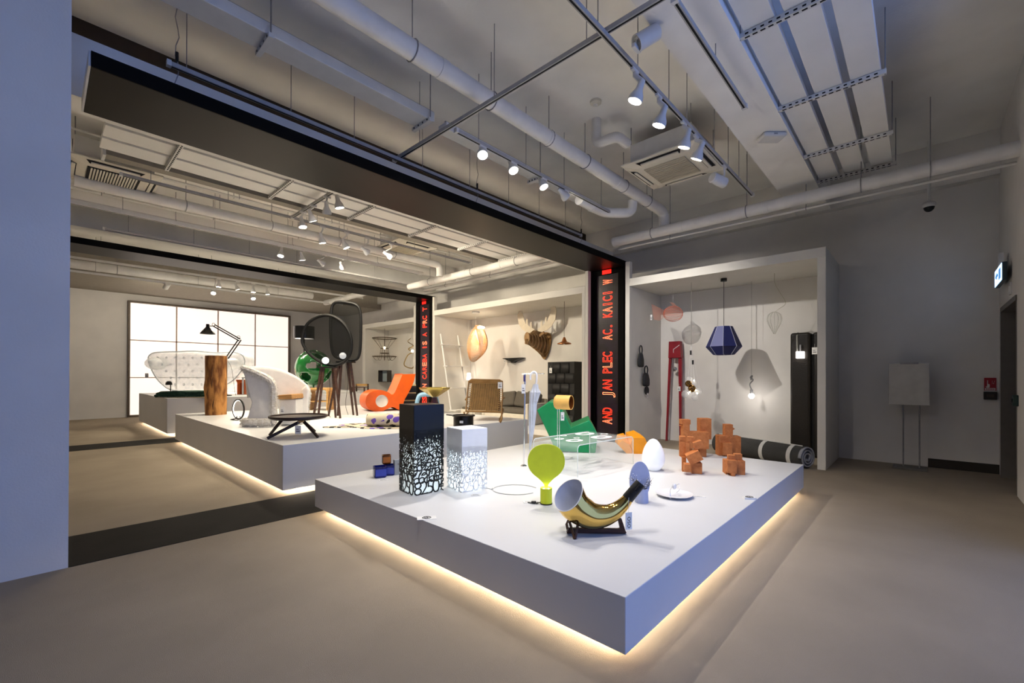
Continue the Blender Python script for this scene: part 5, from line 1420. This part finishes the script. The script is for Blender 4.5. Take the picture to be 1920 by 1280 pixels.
# ================================================================ MIDDLE ALCOVE
# ---- slatted wooden moose head trophy
p = atx(1022, 655, XB-.02); k = mpp(p)
WDM = mat('layered_wood', 'a8855a', .6, c2='8e6c42', scale=7)
ANT = mat('pale_antler', 'd8ccb6', .6)
o = thing('moose_trophy', 'layered plywood moose head trophy with pale antlers', 'trophy', p, -PI/2-.0)
sc = k*1.25
MB().prism([(x*sc, z*sc) for x, z in smoothpoly([(-12, 24), (10, 24), (12, 8), (6, -8), (0, -15), (-8, -6), (-13, 8)], 4)], -.04, -.01).build('shield', mat('shield_wood', '9c7848', .55, c2='886638', scale=6), o, bevel=.004)
for i in range(7):                       # cross slices of the neck and head
    t = i/6; yy = -.07-.62*t
    w_ = (10.5-5.5*t)*sc; cz_2 = (6+9*t)*sc; h = (15-7*t)*sc
    MB().prism([(w_*math.cos(a), cz_2+h*math.sin(a)) for a in [2*PI*j/14 for j in range(14)]], yy-.022, yy).build('slice', WDM, o)
for e in (-.035, 0, .035):               # long profiles
    prf = [(-.04, 20), (-.2, 26), (-.42, 27), (-.62, 20), (-.74, 12), (-.74, 6), (-.6, 5), (-.4, 1), (-.2, -6), (-.04, -12)]
    n = len(prf); mb = MB()
    mb.add([(e-.008, y, z*sc) for y, z in prf]+[(e+.008, y, z*sc) for y, z in prf], [tuple(range(n)), tuple(range(2*n-1, n-1, -1))]+[(i, (i+1) % n, (i+1) % n+n, i+n) for i in range(n)])
    mb.build('profile', WDM, o)
for s_ in (-1, 1):
    pl = [(2, 26), (10, 24), (20, 26), (28, 31), (35, 40), (37, 52), (34, 60), (28, 58), (26, 51), (23, 44), (20, 38), (19, 45), (17, 45), (16, 36), (12, 33), (11, 40), (9, 40), (8, 31), (3, 29)]
    MB().prism([(s_*a*sc, b*sc) for a, b in pl], -.36, -.345).build('antler', ANT, o)
    MB().prism([(s_*a*sc, b*sc) for a, b in ((4, 20), (13, 25), (14, 22), (5, 17))], -.34, -.32).build('ear', WDM, o)
# ---- copper cone pendant
p = atx(1058, 645, 8.0); k = mpp(p)
COP = mat('copper_cone', 'a86a3e', .3, metal=.7)
o = thing('cone_pendant', 'small copper cone pendant lamp', 'pendant lamp', p, RZ)
MB().lathe([(13.4*k, 0), (13*k, 1.6*k), (5*k, 5*k), (1.8*k, 13*k), (.8*k, 13*k), (4*k, 4.5*k), (12.6*k, .4*k)], n=32).build('shade', COP, o, smooth=True)
MB().sph((0, 0, .5*k), 1.6*k, 10).build('bulb', CHROME, o, smooth=True)
MB().cyl((0, 0, 12*k), (0, 0, ZAC-p.z), .005, n=6).build('cord', mat('cord_brown', '5a4634', .6), o)
# ---- black cabinet with woven relief doors
p = atx(1090, 800, 8.0); 
CAB = mat('black_stained_oak', '131315', .62, var=.1)
yl, yr = atx(1026, 700, 8.2).y, atx(1076, 700, 8.2).y
zt = atx(1050, 678, 8.2).z
o = thing('black_cabinet', 'tall black cabinet with woven relief fronts', 'cabinet', (8.2, yl, .12), -PI/2); zt -= .12
Wc = yl-yr; Dc = .48
MB().box(0, Wc, .02, Dc, .05, zt).build('carcass', CAB, o, bevel=.004)
MB().box(.03, Wc-.03, .06, Dc-.03, 0, .05).build('plinth_base', CAB, o)
rows = 6; 
for r_ in range(rows):
    n = 3 if r_ % 2 == 0 else 2
    off = 0 if r_ % 2 == 0 else Wc/6
    for c in range(n):
        x0 = off+c*Wc/3+.008; x1 = off+(c+1)*Wc/3-.008; z0 = .06+r_*(zt-.08)/rows; z1 = z0+(zt-.08)/rows-.006
        rows_ = [[(x0+(x1-x0)*i/8, .018-.016*math.sin(PI*i/8), z) for i in range(9)] for z in (z0, z1)]
        MB().sheet(rows_).build('curved_front', CAB, o, smooth='all', solid=.012)
hangtag(o, .12, -.02, zt-.14, .08, .12)
# ---- woven wood shell pendant
p = atx(895, 640, 7.75); k = mpp(p)
SHW = mat('wood_veneer_warm', 'e4b98e', .6, c2='d2a274', scale=6, stretch=(1, 1, 20))
o = thing('shell_pendant', 'large wooden shell pendant woven from thin strips', 'pendant lamp', p, RZ)
for i in range(26):
    t = i/25
    hh_ = (17+17*t)*k; ww_ = (7+13*math.sin(PI*.5*t))*k; yaw_ = R(-75+130*t)
    lean = R(16-30*t); pts = []
    for j in range(36):
        a = 2*PI*j/36
        x = ww_*math.sin(a)*(1-.25*math.cos(a)); z = 30*k-hh_*(1-math.cos(a))
        xx = x*math.cos(yaw_)+(t-.4)*10*k; yy = x*math.sin(yaw_)-.05
        pts.append((xx*math.cos(lean)-(z-30*k)*math.sin(lean)*.8, yy, z))
    MB().tube(pts, .007, 4, closed=True).build('strip', SHW, o)
MB().sph((5*k, -.05, 26*k), 5.5*k, 12, (1.7, 1.2, .5)).build('light_core', mat('shell_glow', 'ffffff', .4, emit='ffe6c4', estr=8), o, smooth=True)
MB().cyl((-3*k, 0, 30*k), (-3*k, 0, ZAC-p.z-.02), .003, n=5).build('cord', CABW, o)
MB().cyl((-3*k, 0, ZAC-p.z-.04), (-3*k, 0, ZAC-p.z), .10, n=24).build('ceiling_rose', METALW, o)
l = bpy.data.lights.new('shell', 'POINT'); l.energy = 8; l.shadow_soft_size = .1; l.color = (1, .8, .55)
lo = bpy.data.objects.new('shell_glow', l); COL.objects.link(lo); lo.parent = o; lo.location = (3*k, -.05, 15*k)
# ---- black pointed wall shelf
p = atx(967, 671, XB); k = mpp(p)
o = thing('wall_shelf', 'small black pointed shelf on the alcove wall', 'shelf', p, -PI/2)
sc = k*1.3
MB().prism([(-19*sc, 0), (19*sc, 0), (17*sc, -1*sc), (4*sc, -4.5*sc), (0, -7*sc), (-4*sc, -4.5*sc), (-17*sc, -1*sc)], -.16, 0).build('shelf_body', BLK, o)
hangtag(o, -14*sc, -.16, -2*sc, .05, .09)
# ---- white ladder shelf leaning on the wall
o = thing('ladder_shelf', 'white ladder shelf leaning on the alcove wall', 'shelf', (7.9, 9.40, .12), 0)
wl = .62; hl = atx(850, 632, 8.5).z-.12
for x in (-wl/2, wl/2):
    MB().tube([(x, -.12, 0), (x, .40, hl)], .024, 4).build('rail', METALW, o)
for i in range(4):
    z = .25+i*(hl-.55)/3; yb = -.12+.52*z/hl
    MB().box(-wl/2-.04, wl/2+.10, yb-.26+.05*i, yb+.02, z-.012, z+.012).build('shelf_board', METALW, o, bevel=.003)
# ---- low step, sofas
sbox('trim_8', WALLM, XA+.05, XB, 5.05, 9.85, 0, .12)
SOF = mat('white_sofa_shell', 'd6cfc0', .6); CUS = mat('grey_cushion', '655f56', .9, bump=.4, bscale=80)
o = thing('white_sofa', 'white shelled sofa with grey cushions behind the rocking chair', 'sofa', (8.25, 7.62, .12), -PI/2)
MB().box(-.75, .75, -.35, .42, .10, .26).build('seat_base', SOF, o, bevel=.02)
MB().box(-.75, .75, .34, .44, .1, .62).build('back', SOF, o, bevel=.02)
for x in (-.80, .72): MB().box(x, x+.08, -.38, .44, 0, .52).build('arm', SOF, o, bevel=.02)
MB().box(-.70, .70, -.36, .32, .26, .38).build('seat_cushion', CUS, o, bevel=.05, seg=4)
for i, x in enumerate((-.35, .12, .48)):
    m = MB(); m.M = Matrix.Translation((x, .20, .58)) @ Matrix.Rotation(R(-14), 4, 'X') @ Matrix.Rotation(R((-6, 5, 8)[i]), 4, 'Y')
    m.box(-.23, .23, -.07, .07, -.2, .2); m.build('back_cushion', CUS, o, bevel=.06, seg=4)
o = thing('white_lounger', 'plain white lounge chair left of the rocking chair', 'chair', (8.05, 8.73, .12), -PI/2)
MB().prism([(-.28, 0), (-.28, .58), (-.24, .62), (.24, .60), (.28, .55), (.28, 0)], .25, .32).build('back', SOF, o, bevel=.02)
MB().box(-.28, .28, -.4, .25, .0, .30).build('seat', SOF, o, bevel=.03)
MB().box(-.26, .26, -.38, .25, .30, .36).build('seat_cushion', CUS, o, bevel=.03)
# ---- white table lamp behind the rocking chair
p = atx(879, 712, 8.52); k = mpp(p)
o = thing('paper_lamp', 'small glowing white lamp behind the rocking chair', 'lamp', (p.x, p.y, .12), RZ)
MB().lathe([(4.5*k, p.z-.12), (3*k, p.z-.12+13*k), (.0001, p.z-.12+13*k)], n=20).build('shade', mat('paper_glow', 'ffffff', .5, emit='fff0dc', estr=2.5), o, smooth=True)
MB().cyl((0, 0, .02), (0, 0, p.z-.1), .012, n=8).build('stem', METALW, o)
MB().lathe([(.0001, 0), (.12, 0), (.12, .02), (.0001, .025)], n=24).build('base', METALW, o)
MB().cyl((3*k, 0, p.z-.12+12*k), (-1.5*k, .0, ZAC-.2), .003, n=5).build('cable', CABW, o)

# ================================================================ FAR ALCOVE
ZB3 = .10
p = atx(721, 668, 8.3); k = mpp(p)
o = thing('wire_pendant', 'wide dark wire frame pendant with a small bulb', 'pendant lamp', p, RZ)
WIR = mat('bronze_wire', '4a3b26', .4, metal=.5)
for r_, z, w_ in ((22, 0, .012), (22, 34, .016), (8, 6, .012), (7, 15, .010)):
    MB().tube([(r_*k*math.cos(a), r_*k*math.sin(a), z*k) for a in [2*PI*j/36 for j in range(36)]], w_, 6, closed=True).build('hoop', WIR, o)
for j in range(10):
    a = 2*PI*j/10
    MB().cyl((22*k*math.cos(a), 22*k*math.sin(a), 34*k), (7*k*math.cos(a), 7*k*math.sin(a), 15*k), .004, n=4).build('wire', WIR, o)
    MB().tube(spline([(22*k*math.cos(a), 22*k*math.sin(a), 0), (16*k*math.cos(a), 16*k*math.sin(a), -7*k), (10*k*math.cos(a), 10*k*math.sin(a), -4*k), (7*k*math.cos(a), 7*k*math.sin(a), 15*k)], 4), .004, 4).build('wire', WIR, o)
MB().sph((0, 0, 16*k), 2.2*k, 10).build('bulb', mat('filament', 'ffffff', .4, emit='ffdca0', estr=12), o, smooth=True)
MB().cyl((0, 0, 18*k), (0, 0, ZAC-p.z), .005, n=5).build('cord', WIR, o)
MB().cyl((0, 0, 62*k), (0, 0, 68*k), .03, n=10).build('cord_grip', METALW, o)
o = thing('leaning_mirror', 'narrow frameless mirror leaning in the far alcove', 'mirror', (8.55, atx(708, 700, 8.55).y, 0), -PI/2)
MB().box(-.27, .27, 0, .03, 0, 1.75).build('glass', mat('mirror_pale', 'bccacf', .15, metal=.25), o)
MB().box(-.32, -.27, -.005, .05, 0, 1.75).build('edge', BLK, o)
p = atx(723, 705, 8.0); k = mpp(p)
o = thing('cube_frame', 'dark open box frame fixed on the leaning mirror', 'box frame', (8.42, atx(722, 700, 8.42).y, p.z), -PI/2+.3)
h = .21
MB().box(-h, -h+.02, -.12, .10, -h, h).box(h-.02, h, -.12, .10, -h, h).box(-h+.02, h-.02, -.12, .10, h-.02, h).box(-h+.02, h-.02, -.12, .10, -h, -h+.02).build('frame', mat('dark_bronze', '2e2620', .4), o)
MB().box(-h+.02, h-.02, .08, .09, -h+.02, h-.02).build('back_pane', mat('mirror_pale', 'bccacf', .15, metal=.25), o)
p = atx(770, 660, 8.5); k = mpp(p)
o = thing('twisted_wall_lamp', 'gold twisted ribbon lamp near the far letter post', 'lamp', p, RZ)
MB().tube(spline([(0, 0, 26*k), (-6*k, .05, 20*k), (5*k, 0, 12*k), (-5*k, .05, 6*k), (4*k, 0, 0), (-6*k, .03, -6*k), (-12*k, 0, -24*k), (2*k, .03, -30*k), (8*k, 0, -22*k)], 6), .02, 6, flat=.3).build('ribbon', mat('gold_ribbon', '8c7444', .4, metal=.4), o, smooth=True)
MB().sph((4*k, -.05, 2*k), 2.6*k, 10).build('bulb', mat('ribbon_bulb', 'ffffff', .4, emit='fff0d8', estr=6), o, smooth=True)
MB().cyl((0, 0, 26*k), (0, 0, ZAC-p.z), .004, n=5).build('cord', CABW, o)
o = thing('small_wooden_chair', 'small brown wooden stool behind the orange chaise', 'stool', at_xy(676, 12.6, Z3).loc, RZ)
for x in (-.18, .18):
    MB().box(x-.02, x+.02, .14, .18, 0, .24).build('leg', WAL, o); MB().box(x-.02, x+.02, -.2, -.16, 0, .14).build('leg', WAL, o)
MB().box(-.2, .2, -.2,   .18, .13, .15).build('seat', WAL, o)
MB().box(-.2, .2, .14, .17, .17, .24).build('backrest', PLY, o)

# ================================================================ RIGHT WALL
# ---- easel with white board
o = thing('display_easel', 'white square panel on a slim two legged stand', 'easel', (8.42, atx(1706, 760, 8.42).y, 0), -PI/2)
x0, x1 = -(atx(1666, 720, 8.42).y-o.location.y), -(atx(1743, 720, 8.42).y-o.location.y)
zb, zt = atx(1705, 759, 8.42).z, atx(1705, 681, 8.42).z
MB().box(x0, x1, -.02, .02, zb, zt).build('panel', mat('board_white', 'c6c4be', .5), o, bevel=.006)
MB().box(x0*.45, x1*.45, -.026, -.018, zt-.012, zt+.012).build('clip', GALV, o)
for x in (-.07, .10):
    MB().cyl((x, 0, .03), (x, 0, zb), .009, n=8).build('leg', GALV, o)
MB().box(x0*.8, x1*.9, -.14, .14, 0, .03).build('base_plate', mat('base_grey', '5d5a56', .5), o, bevel=.004)
# ---- fire call point sign and box
y0, y1 = atx(1845, 720, XR).y, atx(1868, 720, XR).y; z1_, z0_ = atx(1856, 708, XR).z, atx(1856, 732, XR).z
o = thing('fire_sign', 'red fire alarm sign with a white hand symbol', 'sign', (XR-.005, (y0+y1)/2, z0_), -PI/2)
hw = abs(y0-y1)/2; hh = z1_-z0_
RS = mat('sign_red', 'a01c2c', .5); WS = mat('sign_white', 'e0dcd8', .6)
MB().box(-hw, hw, -.004, .004, 0, hh).build('plate', RS, o)
hand = [(-.75, .35), (-.62, .30), (-.50, .38), (-.50, .78), (-.42, .82), (-.36, .78), (-.36, .52), (-.10, .50), (-.06, .40), (-.10, .24), (-.55, .22), (-.72, .30)]
MB().prism([(a*hw, b*hh) for a, b in hand], -.006, -.0035).build('hand_symbol', WS, o)
for i in range(3):
    MB().prism([(hw*(.25+.18*i+.08*s_), hh*(.42+.18*((i+s_) % 2)+t)) for s_, t in ((0, 0), (1, .1), (1.6, .0), (1, .2))], -.006, -.0035).build('flame_symbol', WS, o)
MB().box(-hw*.85, hw*.85, -.0055, -.0035, hh*.03, hh*.2).build('caption_band', WS, o)
q = MB()
for i in range(5): q.box(-hw*.7+i*hw*.29, -hw*.5+i*hw*.29, -.0062, -.0052, hh*.08, hh*.15)
q.build('caption_marks', RS, o)['kind'] = 'stuff'
z3, z2 = atx(1856, 734, XR).z, atx(1856, 749, XR).z
o = thing('call_point', 'dark fire call point box under the red sign', 'call point', (XR-.02, (y0+y1)/2, z2), -PI/2)
MB().box(-hw*1.1, hw*1.1, -.02, .02, 0, z3-z2).build('housing', mat('call_dark', '2a2320', .5), o, bevel=.006)
MB().box(-hw*.6, hw*.6, -.024, -.018, (z3-z2)*.3, (z3-z2)*.7).build('window', mat('call_window', '4c4038', .3), o)
# ---- exit sign
p = aty(1879, 516, YR+.05)
o = thing('exit_sign', 'glowing pale blue exit sign on the right wall', 'exit sign', (p.x, YR+.06, p.z), PI)
xl, xr = aty(1872, 510, YR+.05).x, aty(1886, 510, YR+.05).x
w2 = abs(xl-xr)/2; h2 = (aty(1879, 500, YR+.05).z-aty(1879, 533, YR+.05).z)/2
MB().box(-w2, w2, -.02, .02, -h2, h2).build('case', mat('exit_case', '2a3a40', .4), o, bevel=.004)
MB().box(-w2*.95, w2*.95, -.025, -.02, -h2*.92, h2*.92).build('face', mat('exit_face', 'cfe4ff', .5, emit='a8ccff', estr=1.3), o)
EXG = mat('exit_mark', '3a6a8a', .5, emit='4a80c0', estr=.6)
MB().prism([(a*w2, b*h2) for a, b in ((-.75, .1), (-.3, .5), (-.3, .25), (.05, .25), (.05, -.05), (-.3, -.05), (-.3, -.3))], -.027, -.0245).build('arrow', EXG, o)
MB().prism([(a*w2, b*h2) for a, b in ((.25, .55), (.75, .55), (.75, -.6), (.25, -.6))], -.027, -.0245).build('doorway_mark', EXG, o)
MB().box(-.05, .05, -.02, .02, h2, h2+.16).build('bracket_box', METALW, o)
p = aty(1896, 541, YR)
o = thing('wall_switch', 'small white plate on the wall above the doorway', 'switch', (p.x, YR+.008, p.z), PI)
MB().box(-.05, .05, -.008, .008, -.07, .07).build('plate', METALW, o, bevel=.003)
MB().box(-.02, .02, -.014, -.006, -.03, .03).build('button', METALW, o)
p = aty(1905, 750, YR)
o = thing('door_release', 'dark green release button at the door edge', 'switch', (DX0-.06, YR+.02, p.z), PI)
MB().box(-.05, .05, -.02, .02, -.06, .06).build('box', mat('release_green', '16302a', .5), o, bevel=.005)
MB().cyl((0, -.02, 0), (0, -.03, 0), .02, n=14).build('button', DARK, o)
